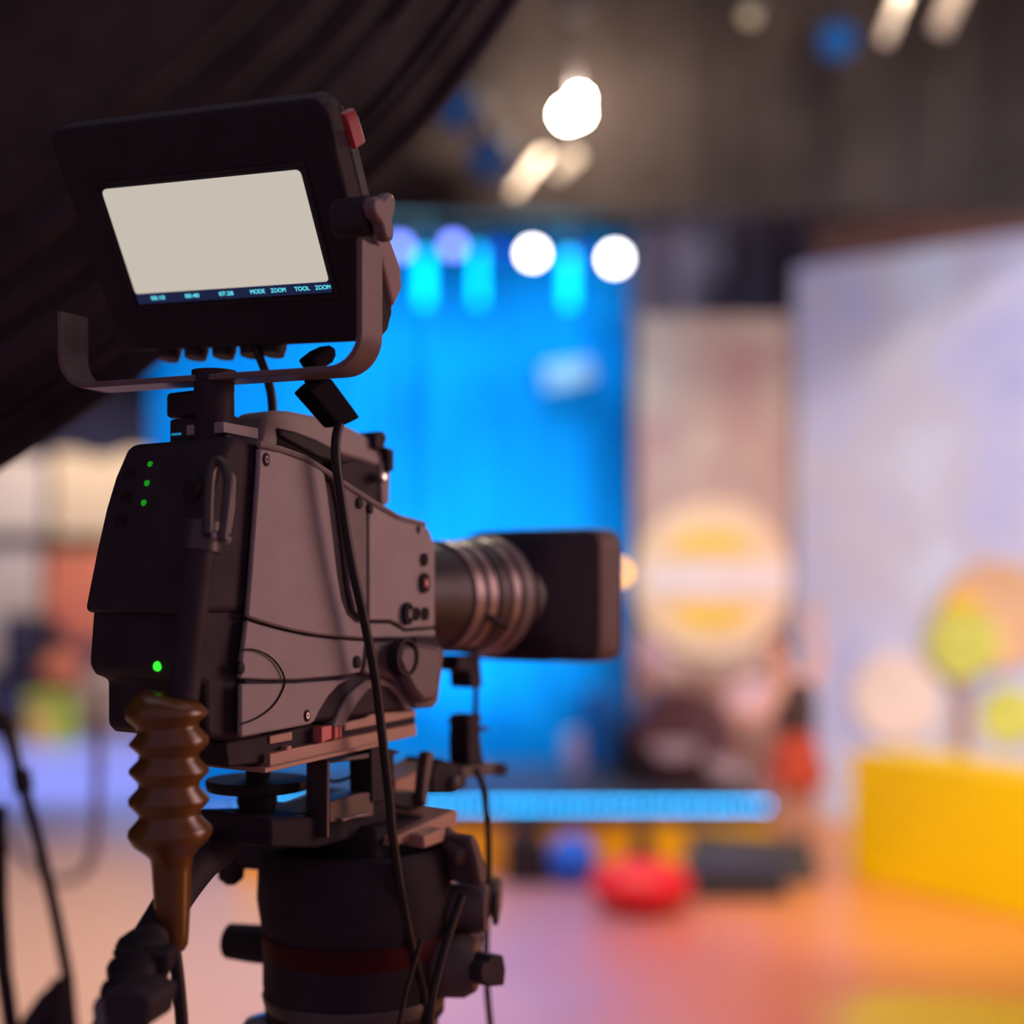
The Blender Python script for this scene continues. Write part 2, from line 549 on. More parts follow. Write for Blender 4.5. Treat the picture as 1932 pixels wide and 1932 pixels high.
def segm(x, y, z0, z1, r, cz, cxx):
    pts = []
    for k in range(13):
        z = z0 + (z1 - z0) * k / 12
        h = math.sqrt(max(r * r - (z - cz) ** 2, 0.0001))
        pts.append((cxx + h, y, z))
    for k in range(12, -1, -1):
        z = z0 + (z1 - z0) * k / 12
        h = math.sqrt(max(r * r - (z - cz) ** 2, 0.0001))
        pts.append((cxx - h, y, z))
    return pts


part('upper_segment', MB().prism([Vector(q) for q in segm(0, 8.552, ec.z + 0.16, ec.z + 0.275, 0.30, ec.z, ec.x)], (0, 0.008, 0)), M['em_yel'], em)
part('lower_segment', MB().prism([Vector(q) for q in segm(0, 8.552, ec.z - 0.295, ec.z - 0.165, 0.31, ec.z, ec.x)], (0, 0.008, 0)), M['em_yel'], em)
part('centre_band', MB().box(ec.x - 0.40, ec.x + 0.47, 8.545, 8.552, ec.z - 0.10, ec.z + 0.10), M['em_white'], em)

# tree picture on the angled wall: built as shallow cut-outs standing on the wall face
M['leaf'] = mat('lime_cutout', (0.62, 0.62, 0.12), 0.6, 0, 0.15, 5)
M['orange'] = mat('orange_cutout', (0.78, 0.48, 0.27), 0.6, 0, 0.12, 4)
M['trunk'] = mat('brown_cutout', (0.42, 0.22, 0.13), 0.6, 0, 0.1, 6)


def on_wall(px, py, off=0.0):
    r = ray(px, py)
    o = A1 - nrm * off
    t = (o - EYEV).dot(nrm) / r.dot(nrm)
    return EYEV + r * t


def wall_disc(px, py, rp, off, th):
    c = on_wall(px, py, off)
    return MB().lathe([(0, rp), (th, rp)], c, nrm, 24, ref=dirv)


tr = on_wall(1815, 1430, 0.02)
tree = thing('tree_cutout', 'orange and lime green tree cut-out mounted on the lilac wall', 'decoration', F_WORLD, tr)
part('orange_crown', wall_disc(1880, 1160, 0.30, 0.045, 0.04), M['orange'], tree, label='orange back crown')
part('lime_crown', wall_disc(1815, 1215, 0.20, 0.075, 0.03), M['leaf'], tree, label='lime green crown')
part('golden_crown', wall_disc(1812, 1160, 0.12, 0.06, 0.015), M['em_yel'], tree)
part('trunk', MB().prism([on_wall(1805, 1265, 0.06), on_wall(1826, 1265, 0.06), on_wall(1826, 1460, 0.06), on_wall(1805, 1460, 0.06)], nrm * 0.03), M['trunk'], tree)
for px, py, rr, mt, nm, lb in ((1905, 1350, 0.16, 'leaf', 'bush_cutout', 'small lime bush cut-out low on the lilac wall'), (1690, 1315, 0.26, 'em_white', 'cloud_cutout', 'pale cream round cut-out low on the lilac wall')):
    c = on_wall(px, py, 0.03)
    solo(nm, wall_disc(px, py, rr, 0.03, 0.03), M[mt], lb, 'decoration', origin=c)

# ---- yellow block at the right
M['yellow'] = mat('bright_yellow_paint', (0.86, 0.58, 0.0), 0.5, 0, 0.05, 1.5, spec=0.3)
K0 = Vector((P(1604, 0, 6.72).x, 6.72, 0)); K1 = Vector((P(2060, 0, 5.60).x, 5.60, 0))
kd = (K1 - K0).normalized(); kn = Vector((-kd.y, kd.x, 0))
yb = thing('yellow_block', 'large bright yellow low set block standing at the right', 'set block', F_WORLD, K0)
part('body', MB().prism([K0, K1, K1 + kn * 0.35, K0 + kn * 0.35], (0, 0, 0.575)), M['yellow'], yb, 0.015)
part('top_board', MB().prism([K0 + Vector((0, 0, 0.575)), K1 + Vector((0, 0, 0.575)), K1 + kn * 0.35 + Vector((0, 0, 0.575)), K0 + kn * 0.35 + Vector((0, 0, 0.575))], (0, 0, 0.025)), M['yellow'], yb)

# ---- stage with its row of blue lamps
SY = 6.72
SX0, SX1 = P(440, 0, SY).x, P(1462, 0, SY).x
M['stagetop'] = mat('stage_deck', (0.06, 0.05, 0.07), 0.5, 0, 0.15, 4)
M['amber'] = mat('amber_stage_front', (0.92, 0.44, 0.0), 0.5, 0, 0.08, 2)
st = thing('low_stage', 'low stage platform with amber front boards', 'stage', F_WORLD, ((SX0 + SX1) / 2, 7.9, 0))
part('deck', MB().box(SX0, SX1, SY + 0.02, 8.55, 0.26, 0.32), M['stagetop'], st)
nb = 6
for k in range(nb):
    a = SX0 + (SX1 - SX0) * k / nb + 0.005
    c = SX0 + (SX1 - SX0) * (k + 1) / nb - 0.005
    part('front_board', MB().box(a, c, SY + 0.03, SY + 0.06, 0.0, 0.26), M['amber'], st)
M['bluelamp'] = mat('cyan_strip_lamp', (0.0, 0.1, 0.2), 0.3, emit=(0.0, 0.42, 1.0), estr=13.0)
M['channel'] = mat('strip_channel', (0.05, 0.06, 0.08), 0.4, 0.3, 0.1)
zs = P(0, 1520, SY).z
ls = thing('lamp_strip', 'row of small cyan lamps along the front edge of the stage', 'strip light', F_WORLD, ((SX0 + SX1) / 2, SY, zs))
part('channel', MB().box(SX0 + 0.05, SX1 - 0.03, SY - 0.004, SY + 0.02, 0.30, zs + 0.012), M['channel'], ls)
NL = 58
lx0, lx1 = P(467, 0, SY).x, P(1440, 0, SY).x
bulb = None
for k in range(NL):
    x = lx0 + (lx1 - lx0) * (k + 0.25 * random.random()) / (NL - 1)
    if bulb is None:
        bulb = part('bulb', MB().lathe([(0, 0.011), (0.008, 0.010), (0.013, 0.005)], (0, 0, 0), (0, -1, 0), 10), M['bluelamp'], ls)
        bulb.data.transform(Matrix.Translation(ORIG[ls.name]))
        b = bulb
    else:
        b = bulb.copy()
        COL.objects.link(b)
        b.parent = ls
    b.location = Vector((x, SY - 0.004, zs)) - ORIG[ls.name]

# ---- hanging lights above the stage
M['fixture'] = mat('fixture_black', (0.02, 0.018, 0.022), 0.5, 0, 0.1)
M['em_whitelamp'] = mat('white_stage_lens', (0.5, 0.5, 0.5), 0.3, emit=(1.0, 0.97, 1.0), estr=16.0)
M['em_violet'] = mat('violet_stage_lens', (0.3, 0.3, 0.5), 0.3, emit=(0.17, 0.23, 1.0), estr=8.0)
M['em_blue'] = mat('deep_blue_lens', (0.0, 0.05, 0.3), 0.3, emit=(0.0, 0.05, 0.50), estr=3.0)
M['em_cyan'] = mat('cyan_tube_glass', (0.0, 0.1, 0.2), 0.3, emit=(0.0, 0.50, 1.0), estr=5.0)
M['em_dimblue'] = mat('dim_blue_gel', (0.0, 0.06, 0.25), 0.3, emit=(0.004, 0.04, 0.13), estr=0.6)
M['em_dimwarm'] = mat('dim_warm_glass', (0.2, 0.15, 0.1), 0.3, emit=(0.35, 0.26, 0.17), estr=1.6)
M['em_amber'] = mat('amber_bulb', (0.5, 0.3, 0.0), 0.3, emit=(1.0, 0.45, 0.0), estr=9.0)
LY = 8.4
pz = P(0, 415, LY).z
pipe = solo('lighting_pipe', MB().tube([(-1.2, LY, pz), (0.95, LY, pz)], 0.024, 10), M['fixture'], 'black horizontal pipe carrying the row of blue stage lights', 'pipe', origin=(0, LY, pz))
for x in (-1.0, 0.8):
    solo('hanging_wire', MB().tube([(x, LY, pz + 0.02), (x, LY, 6.8)], 0.006, 6), M['fixture'], 'thin black wire holding the %s end of the light pipe' % ('left' if x < 0 else 'right'), 'wire', origin=(x, LY, pz))


def stage_light(px, py, r, matl, label, Y=LY):
    c = P(px, py, Y)
    t = thing('stage_light', label, 'stage light', F_WORLD, c, 'stage lights on the pipe')
    ax = Vector((0.05, -0.9, -0.25)).normalized()
    part('housing', MB().lathe([(-0.20, r * 0.55), (-0.17, r * 0.95), (-0.02, r * 1.15), (0.02, r * 1.15), (0.02, r * 1.02), (0.0, r * 1.0)], c, ax, 20), M['fixture'], t)
    part('lens', MB().lathe([(0.003, r), (0.012, r * 0.8), (0.018, r * 0.3)], c, ax, 20), matl, t)
    z1 = P(0, 415, Y).z
    part('yoke', MB().tube([c + Vector((-r * 1.2, 0.05, 0)), c + Vector((-r * 1.2, 0.05, r * 1.4)), c + Vector((r * 1.2, 0.05, r * 1.4)), c + Vector((r * 1.2, 0.05, 0))], 0.012, 6), M['fixture'], t)
    part('hanger', MB().tube([c + Vector((0, 0.05, r * 1.4)), Vector((c.x, Y, max(z1, c.z + r * 1.4 + 0.02)))], 0.012, 6), M['fixture'], t)
    return t


stage_light(755, 466, 0.045, M['em_violet'], 'violet glowing stage light next to the monitor knob')
stage_light(855, 463, 0.045, M['em_violet'], 'violet glowing stage light between two cyan tubes')
stage_light(940, 474, 0.045, M['em_blue'], 'dim deep blue stage light left of the white lamps')
stage_light(1005, 478, 0.050, M['em_whitelamp'], 'bright white stage light left of the third cyan tube')
stage_light(1100, 482, 0.040, M['em_blue'], 'dim deep blue stage light between the two white lamps')
stage_light(1160, 488, 0.055, M['em_whitelamp'], 'bright white stage light at the right end of the pipe')
for px, w, y0, y1, lb in ((801, 0.030, 478, 572, 'cyan glowing tube, leftmost and widest of the three'), (902, 0.022, 470, 572, 'narrow cyan glowing tube, middle of the three'), (1073, 0.028, 478, 576, 'cyan glowing tube between the two white stage lights')):
    c0, c1 = P(px, y0, LY - 0.1), P(px, y1, LY - 0.1)
    t = thing('light_tube', lb, 'tube light', F_WORLD, c1, 'cyan tubes on the pipe')
    part('tube', MB().tube([c0, c1], w, 12), M['em_cyan'], t)
    part('cap', MB().tube([c0, c0 + Vector((0, 0, 0.05))], w * 1.1, 12), M['fixture'], t)
    part('hanger', MB().tube([c0 + Vector((0, 0, 0.05)), Vector((c0.x, LY, pz))], 0.01, 6), M['fixture'], t)

# ---- big warm studio lamps with reflecting doors
M['bulbhot'] = mat('hot_bulb_glass', (0.8, 0.7, 0.6), 0.3, emit=(1.0, 0.86, 0.66), estr=120.0)
M['bulbhot2'] = mat('warm_bulb_glass', (0.8, 0.7, 0.6), 0.3, emit=(1.0, 0.72, 0.42), estr=40.0)
M['door'] = mat('lamp_door_metal', (0.82, 0.70, 0.58), 0.5, 0.2, 0.08, 6)


def studio_lamp(px, py, Y, label, bm, bulbs, doors, watts):
    c = P(px, py, Y)
    t = thing('studio_lamp', label, 'studio lamp', F_WORLD, c)
    top = c + Vector((0, 0.03, 0.46))
    part('housing', MB().lathe([(0.0, 0.05), (0.02, 0.06), (0.12, 0.05), (0.16, 0.02)], top, Vector((0, 0, 1)), 20), M['fixture'], t)
    for (bx, by, r) in bulbs:
        p = P(bx, by, Y)
        part('bulb', MB().ball(p, r, 14), bm, t)
    part('socket', MB().tube([c, top], 0.010, 8), M['fixture'], t)
    for (xa, ya, xb, yb, w, tilt) in doors:
        a, d = P(xa, ya, Y - tilt), P(xb, yb, Y + 0.04)      # the end near the bulb lies further back, so the sheet faces bulb and room
        s = (d - a).normalized().cross(Vector((0, 1, 0))).normalized()
        wv = s * w / 2
        nv = wv.cross(d - a).normalized() * 0.005
        part('door', MB().prism([a - wv, a + wv, d + wv, d - wv], nv), M['door'], t)
    part('hanger', MB().tube([top + Vector((0, 0, 0.15)), (top.x, top.y, 6.8)], 0.02, 8), M['fixture'], t)
    li = lamp('studio_lamp_light', 'POINT', c + Vector((0.02, -0.03, 0.10)), None, watts, (1.0, 0.80, 0.60), 0.06)
    return t


studio_lamp(1085, 205, 7.0, 'brightest warm studio lamp hanging above the blue stage', M['bulbhot'], [(1093, 187, 0.030), (1072, 216, 0.048), (1090, 213, 0.040)], [(968, 364, 1028, 288, 0.034, 0.16), (1046, 330, 1090, 288, 0.06, -0.02)], 60)
studio_lamp(1745, -100, 6.4, 'warm studio lamp at the top edge right of the frame', M['bulbhot'], [(1740, -80, 0.045), (1700, -70, 0.04)], [(1668, 78, 1722, -60, 0.045, 0.16), (1772, 60, 1835, -80, 0.075, -0.02)], 14)
# added dark cloth that catches the lamp's glow in place of haze
M['glow_cloth'] = mat('glow_catching_cloth', (0.042, 0.033, 0.032), 0.9, 0, 0.25, 1.6, spec=0.1)
curtain('haze_glow_drape', P(560, 0, 7.5).x, P(2010, 0, 7.5).x, 7.5, P(0, 402, 7.5).z, 6.78, M['glow_cloth'], 'added charcoal cloth catching the glow behind the brightest lamp', 'drape', 0.5, 0.02, 90)


def par_can(px, py, Y, r, matl, label):
    c = P(px, py, Y)
    t = thing('par_can', label, 'stage light', F_WORLD, c, 'dim lights on the ceiling grid')
    ax = Vector((-0.2, -0.8, -0.5)).normalized()
    part('can', MB().lathe([(-0.30, r * 0.5), (-0.25, r * 0.95), (0.03, r * 1.05), (0.03, r * 0.97), (0.0, r * 0.97)], c, ax, 18), M['fixture'], t)
    part('lens', MB().lathe([(0.002, r * 0.96), (0.012, r * 0.5)], c, ax, 18), matl, t)
    part('hanger', MB().tube([c + Vector((0, 0.1, r)), (c.x, Y + 0.1, 6.8)], 0.014, 6), M['fixture'], t)
    return t


par_can(925, 300, 7.05, 0.11, M['em_dimblue'], 'dim blue gelled light left of the brightest studio lamp')
par_can(865, 205, 7.05, 0.11, M['em_dimblue'], 'dim blue gelled light beside the edge of the black drape')
par_can(1580, 75, 7.05, 0.10, M['em_dimblue'], 'dim blue gelled light left of the top right studio lamp')
par_can(1415, 30, 5.8, 0.035, M['em_dimwarm'], 'small dim tan lamp at the top edge of the frame')
pb = P(1168, 1080, 7.6)
t = thing('amber_lamp', 'small amber lamp glowing just right of the lens hood', 'lamp', F_WORLD, pb)
part('bulb', MB().ball(pb, 0.03, 12), M['em_amber'], t)
part('stand', MB().tube([pb + Vector((0, 0.02, -0.02)), (pb.x, pb.y + 0.02, 0.32)], 0.012, 8), M['fixture'], t)
part('foot', MB().lathe([(0, 0.12), (0.02, 0.1)], (pb.x, pb.y + 0.02, 0.32), (0, 0, 1), 16), M['fixture'], t)

# ---- things on and around the stage
M['dkspk'] = mat('speaker_black', (0.022, 0.016, 0.018), 0.6, 0, 0.2, 20)
M['navy'] = mat('navy_cloth', (0.04, 0.035, 0.09), 0.7, 0, 0.15, 10)
M['blueball'] = mat('blue_vinyl', (0.0, 0.16, 1.0), 0.4, 0, 0.08, 4)
M['redvinyl'] = mat('red_vinyl', (0.80, 0.015, 0.03), 0.5, 0, 0.08, 4)


def on_floor(px, py):
    r = ray(px, py)
    return EYEV + r * (-EYE / r.z)


c = on_floor(994, 1672)
t = thing('floor_speaker', 'upright black speaker box left of the blue ball', 'speaker', F_WORLD, c)
part('cabinet', MB().prism([c + Vector(q) for q in ((-0.10, 0, 0), (0.095, 0, 0), (0.095, 0, 0.19), (0.05, 0, 0.245), (-0.07, 0, 0.245), (-0.10, 0, 0.2))], (0, 0.16, 0)), M['dkspk'], t, 0.01)
part('grille', MB().box(c.x - 0.07, c.x + 0.07, c.y - 0.006, c.y, 0.02, 0.18), M['blackm'], t)
c = on_floor(1080, 1668)
t = thing('blue_ball', 'round blue ball on the floor before the stage', 'ball', F_WORLD, c)
part('sphere', MB().ball(c + Vector((0, 0, 0.115)), 0.115, 24), M['blueball'], t)
part('valve', MB().lathe([(0, 0.012), (0.006, 0.01)], c + Vector((0.03, -0.11, 0.14)), (0.2, -1, 0.2), 10), M['blackm'], t)
c = on_floor(1210, 1722)
t = thing('red_pouf', 'plump red floor cushion right of the blue ball', 'cushion', F_WORLD, c)
part('pad', MB().ball(c + Vector((0, 0, 0.115)), 0.22, 28, (1.0, 0.8, 0.52)), M['redvinyl'], t)
part('button', MB().ball(c + Vector((0, 0, 0.23)), 0.02, 10, (1, 1, 0.4)), M['redvinyl'], t)
c = on_floor(1215, 1668)
t = thing('stage_monitor', 'small dark wedge speaker behind the red cushion', 'speaker', F_WORLD, c)
part('cabinet', MB().prism([c + Vector(q) for q in ((-0.05, 0, 0), (0.05, 0, 0), (0.04, 0, 0.23), (-0.04, 0, 0.23))], (0, 0.12, 0)), M['dkspk'], t, 0.008)
c = on_floor(1395, 1700)
t = thing('stage_monitor', 'long navy covered wedge speaker in front of the dark stage panel', 'speaker', F_WORLD, c)
part('cabinet', MB().prism([c + Vector(q) for q in ((-0.22, 0, 0), (-0.22, 0.24, 0), (-0.22, 0.20, 0.17), (-0.22, 0.06, 0.15))], (0.44, 0, 0)), M['navy'], t, 0.01)
part('grille', MB().prism([c + Vector(q) for q in ((-0.20, 0.0, 0.01), (0.20, 0.0, 0.01), (0.20, 0.052, 0.14), (-0.20, 0.052, 0.14))], (0, -0.006, 0.002)), M['blackm'], t)
c = P(1385, 1600, SY - 0.03)
t = thing('leaning_board', 'dark flat cover panel leaning on the stage front at the right', 'panel', F_WORLD, (c.x, SY, 0))
part('board', MB().prism([Vector((P(1298, 0, SY).x, SY - 0.10, 0)), Vector((P(1530, 0, SY).x, SY - 0.10, 0)), Vector((P(1530, 0, SY).x, SY - 0.01, 0.19)), Vector((P(1298, 0, SY).x, SY - 0.01, 0.235))], (0, -0.015, 0)), M['dkspk'], t)
part('handle', MB().tube([(c.x - 0.05, SY - 0.08, 0.13), (c.x - 0.05, SY - 0.10, 0.14), (c.x + 0.05, SY - 0.10, 0.14), (c.x + 0.05, SY - 0.08, 0.13)], 0.006, 6), M['dkmetal'], t)

# drum kit on the stage
M['drumhead'] = mat('drum_skin', (0.34, 0.24, 0.30), 0.5, 0, 0.08, 6)
M['drumshell'] = mat('drum_shell', (0.10, 0.04, 0.05), 0.35, 0, 0.15, 6)
M['cymbal'] = mat('pale_cymbal', (0.46, 0.28, 0.33), 0.5, 0.1, 0.08, 6)
dk = P(1280, 1500, 7.7)
t = thing('drum_kit', 'dark drum kit with pale skins on the stage', 'drum kit', F_WORLD, (dk.x, 7.7, 0.32))


def drum(px, py, Y, r, h, ax, tt):
    cc = P(px, py, Y)
    s = part('drum_shell', MB().lathe([(0, r), (h, r)], cc, ax, 24), M['drumshell'], tt)
    part('drum_skin', MB().lathe([(-0.006, r * 0.96), (0.0, r * 0.98)], cc, ax, 24), M['drumhead'], s)
    return s


drum(1272, 1410, 7.5, 0.13, 0.16, Vector((0, 0.45, -1)), t)
part('bass_drum', MB().lathe([(0, 0.26), (0.3, 0.26)], (P(1290, 0, 7.6).x, 7.55, 0.58), (0, 1, 0), 28), M['drumshell'], t)
drum(1370, 1452, 7.45, 0.12, 0.08, Vector((-0.3, 0.3, -1)), t)
for px, py, r, lb in ((1230, 1240, 0.10, 'cymbal'), (1420, 1322, 0.14, 'cymbal')):
    cc = P(px, py, 7.6)
    part('cymbal', MB().lathe([(0, r), (0.012, r * 0.7), (0.03, r * 0.2)], cc, Vector((0.0, -0.9, 0.45)), 24), M['cymbal'], t)
    part('cymbal_stand', MB().tube([cc + Vector((0, 0.02, 0)), (cc.x, 7.62, 0.32)], 0.012, 8), M['dkmetal'], t)
# brown wooden screen behind the drums
M['wood'] = mat('reddish_brown_wood', (0.34, 0.16, 0.11), 0.6, 0, 0.2, 3)
wx0, wx1 = P(1196, 0, 8.3).x, P(1478, 0, 8.3).x
t = thing('wooden_screen', 'low reddish brown wooden screen behind the drum kit', 'screen', F_WORLD, ((wx0 + wx1) / 2, 8.3, 0.32))
for k in range(6):
    a, c = wx0 + (wx1 - wx0) * k / 6 + 0.004, wx0 + (wx1 - wx0) * (k + 1) / 6 - 0.004
    part('plank', MB().box(a, c, 8.30, 8.325, 0.32, P(0, 1262 + 10 * (k % 2), 8.3).z), M['wood'], t, 0.003)
for z in (0.42, 0.78):
    part('rail', MB().box(wx0, wx1, 8.325, 8.35, z, z + 0.05), M['wood'], t)
# dark instrument shapes between drum kit and blue curtain
c = P(1215, 1450, 7.9)
t = thing('amplifier', 'dark amplifier cabinet beside the blue curtain on stage', 'amplifier', F_WORLD, (c.x, 7.9, 0.32))
part('cabinet', MB().box(c.x - 0.14, c.x + 0.30, 7.9, 8.15, 0.32, 0.62), M['dkspk'], t, 0.015)
part('grille', MB().box(c.x - 0.12, c.x + 0.28, 7.893, 7.9, 0.34, 0.56), M['blackm'], t)
part('knob_strip', MB().box(c.x - 0.12, c.x + 0.28, 7.893, 7.9, 0.575, 0.605), M['channel'], t)
M['bluepanel'] = mat('blue_panel_paint', (0.0, 0.14, 0.50), 0.5, 0, 0.06, 3)
c = P(1130, 1400, 8.2)
pts = []
for k in range(9):
    a = PI * k / 8
    pts.append(Vector((c.x + 0.11 * math.cos(a), 8.2, P(0, 1330, 8.2).z + 0.11 * math.sin(a))))
pts += [Vector((c.x - 0.11, 8.2, 0.32)), Vector((c.x + 0.11, 8.2, 0.32))]
t = thing('blue_totem', 'rounded blue standing panel in front of the curtain edge', 'panel', F_WORLD, (c.x, 8.2, 0.32))
part('board', MB().prism(pts, (0, 0.08, 0)), M['bluepanel'], t, 0.01)
part('foot', MB().box(c.x - 0.15, c.x + 0.15, 8.15, 8.35, 0.32, 0.34), M['fixture'], t)
M['paper'] = mat('pale_lilac_card', (0.50, 0.48, 0.85), 0.6, 0, 0.06, 5)
c = P(1080, 1425, 8.0)
t = thing('lilac_case', 'pale lilac instrument case leaning on the stage by the blue panel', 'case', F_WORLD, (c.x, 8.0, 0.32))
part('body', MB().prism([P(1066, 1385, 8.0), P(1095, 1378, 8.0), P(1105, 1440, 8.0), P(1100, 1458, 8.0), P(1075, 1458, 8.0), P(1062, 1430, 8.0)], (0, 0.07, 0)), M['paper'], t, 0.01)
part('neck', MB().tube([P(1088, 1450, 8.03), Vector((P(1090, 0, 8.03).x, 8.03, 0.32))], 0.03, 10), M['paper'], t)
# white glowing card on the curtain
c = P(1075, 705, 8.95)
solo('small_screen', MB().prism([P(1025, 690, 8.9), P(1112, 678, 8.9), P(1118, 715, 8.9), P(1032, 732, 8.9)], (0, 0.17, 0)), mat('pale_blue_board', (0.5, 0.75, 0.9), 0.5, 0, 0.05), 'pale blue tilted board hung on the blue curtain', 'board', origin=c)

# ---- the person by the stage
def person():
    gx = on_floor(1512, 1652)
    s = 1.0
    base = Vector((gx.x, gx.y, 0))

    def q(px, py, dy=0.0):
        v = P(px, py, gx.y + dy)
        return v
    root = thing('person', 'person in red skirt and dark waistcoat standing by the stage, one arm raised', 'person', F_WORLD, base)
    org = ORIG[root.name]
    verts, edges, rad = [], [], []

    def vert(p, r):
        verts.append(Vector(p) - org); rad.append(r)
        return len(verts) - 1

    def chain(start, pts):
        prev = start
        for p, r in pts:
            i = vert(p, r)
            edges.append((prev, i))
            prev = i
        return prev
    pel = vert(q(1500, 1425), 0.075)
    chest = chain(pel, [(q(1502, 1380), 0.07), (q(1500, 1330), 0.085), (q(1492, 1292), 0.08)])
    head = chain(chest, [(q(1480, 1272), 0.035), (q(1470, 1252), 0.055), (q(1466, 1228), 0.068), (q(1464, 1205), 0.05)])
    # right side arm raised, left arm bent forward
    chain(chest, [(q(1520, 1290, -0.02), 0.038), (q(1545, 1262, -0.03), 0.030), (q(1540, 1215, -0.04), 0.024), (q(1534, 1180, -0.05), 0.020)])
    chain(chest, [(q(1468, 1300, -0.04), 0.038), (q(1448, 1345, -0.10), 0.030), (q(1428, 1358, -0.18), 0.024), (q(1410, 1350, -0.22), 0.020)])
    for sx in (-1, 1):
        chain(pel, [(q(1503 + sx * 17, 1445), 0.062), (q(1508 + sx * 19, 1530, -0.01), 0.044), (q(1512 + sx * 21, 1585), 0.036), (q(1514 + sx * 22, 1636), 0.026), (q(1505 + sx * 24, 1646, -0.08), 0.024)])
    me = bpy.data.meshes.new('body')
    me.from_pydata([tuple(v) for v in verts], edges, [])
    o = bpy.data.objects.new('body', me)
    COL.objects.link(o)
    o.parent = root
    sk = o.modifiers.new('skin', 'SKIN')
    sk.use_smooth_shade = True
    for i, r in enumerate(rad):
        me.skin_vertices[0].data[i].radius = (r, r)
    me.skin_vertices[0].data[0].use_root = True
    sb = o.modifiers.new('smooth', 'SUBSURF')
    sb.levels = 2; sb.render_levels = 2
    me.materials.append(mat('skin_tone', (0.62, 0.30, 0.22), 0.5, 0, 0.06, 10))
    # clothing: waistcoat, skirt, shoes; hair
    M['redcloth'] = mat('red_cloth', (0.42, 0.04, 0.012), 0.7, 0, 0.1, 12)
    M['darkvest'] = mat('dark_waistcoat', (0.045, 0.02, 0.022), 0.7, 0, 0.1, 12)
    M['hair'] = mat('dark_hair', (0.10, 0.045, 0.06), 0.6, 0, 0.2, 30)
    pb_, pt_ = q(1502, 1385), q(1497, 1280)
    part('waistcoat', MB().lathe([(0, 0.088), (0.10, 0.102), (0.20, 0.105), (0.255, 0.088), (0.27, 0.05)], pb_, pt_ - pb_, 20), M['darkvest'], root)
    part('skirt', MB().lathe([(0, 0.086), (0.06, 0.10), (0.16, 0.125), (0.25, 0.145), (0.25, 0.13)], q(1502, 1378), Vector((0.0, 0, -1)), 24), M['redcloth'], root)
    h = q(1466, 1225)
    part('hair', MB().ball(h + Vector((0.012, 0.02, 0.015)), 0.083, 18, (1, 1, 1.05)), M['hair'], root)
    M['eye'] = mat('eye_dark', (0.02, 0.015, 0.015), 0.3, 0, 0.1)
    M['lip'] = mat('lip_tone', (0.45, 0.12, 0.11), 0.5, 0, 0.1)
    fc = h + Vector((-0.03, -0.055, -0.01))
    part('face', MB().ball(fc, 0.052, 16, (0.9, 0.6, 1.15)), me.materials[0], root)
    for sx in (-1, 1):
        part('eye', MB().ball(fc + Vector((sx * 0.018 - 0.004, -0.029, 0.008)), 0.006, 8), M['eye'], root)
    part('nose', MB().ball(fc + Vector((-0.003, -0.035, -0.008)), 0.008, 8, (0.8, 1, 1.4)), me.materials[0], root)
    part('mouth', MB().ball(fc + Vector((-0.003, -0.030, -0.026)), 0.010, 8, (1.2, 0.4, 0.4)), M['lip'], root)
    for sx in (-1, 1):
        part('shoe', MB().ball(q(1510 + sx * 23, 1646, -0.05) + Vector((0, 0, 0.002)), 0.05, 14, (0.75, 1.5, 0.62)), M['dkspk'], root)
    # hands: palm and five fingers each
    for wrist, dirh in ((q(1534, 1180, -0.05), Vector((-0.1, -0.1, 1))), (q(1410, 1350, -0.22), Vector((-0.9, -0.4, 0.2)))):
        dirh = dirh.normalized()
        sidev = dirh.cross(Vector((0, 1, 0.1))).normalized()
        mb = MB()
        mb.tube([wrist, wrist + dirh * 0.02, wrist + dirh * 0.05], [0.014, 0.021, 0.019], 8)
        for k, ln in enumerate((0.036, 0.042, 0.040, 0.031)):
            b0 = wrist + dirh * 0.045 + sidev * (k - 1.5) * 0.010
            mb.tube([b0, b0 + dirh * ln * 0.55, b0 + dirh * ln * 0.95 + Vector((0, -0.010, 0))], [0.0055, 0.005, 0.004], 6)
        b0 = wrist + dirh * 0.02 - sidev * 0.016
        mb.tube([b0, b0 + dirh * 0.015 - sidev * 0.014, b0 + dirh * 0.034 - sidev * 0.018], [0.007, 0.006, 0.0045], 6)
        part('hand', mb, me.materials[0], root)


person()

# ---- left background: lit window wall, cushions, chest
M['cream'] = mat('cream_panel', (0.74, 0.58, 0.42), 0.7, 0, 0.06, 1.5)
M['white'] = mat('off_white_panel', (0.74, 0.64, 0.60), 0.7, 0, 0.05, 1.5)
M['coral'] = mat('coral_cloth', (0.86, 0.25, 0.14), 0.7, 0, 0.15, 2)
M['darkbrown'] = mat('dark_frame_paint', (0.05, 0.035, 0.025), 0.6, 0, 0.15, 4)
WY = 13.2


def wbox(x0, x1, y0, y1, Y, th=0.06):
    a, c = P(x0, y0, Y), P(x1, y1, Y)
    return MB().box(a.x, c.x, Y, Y + th, c.z, a.z)


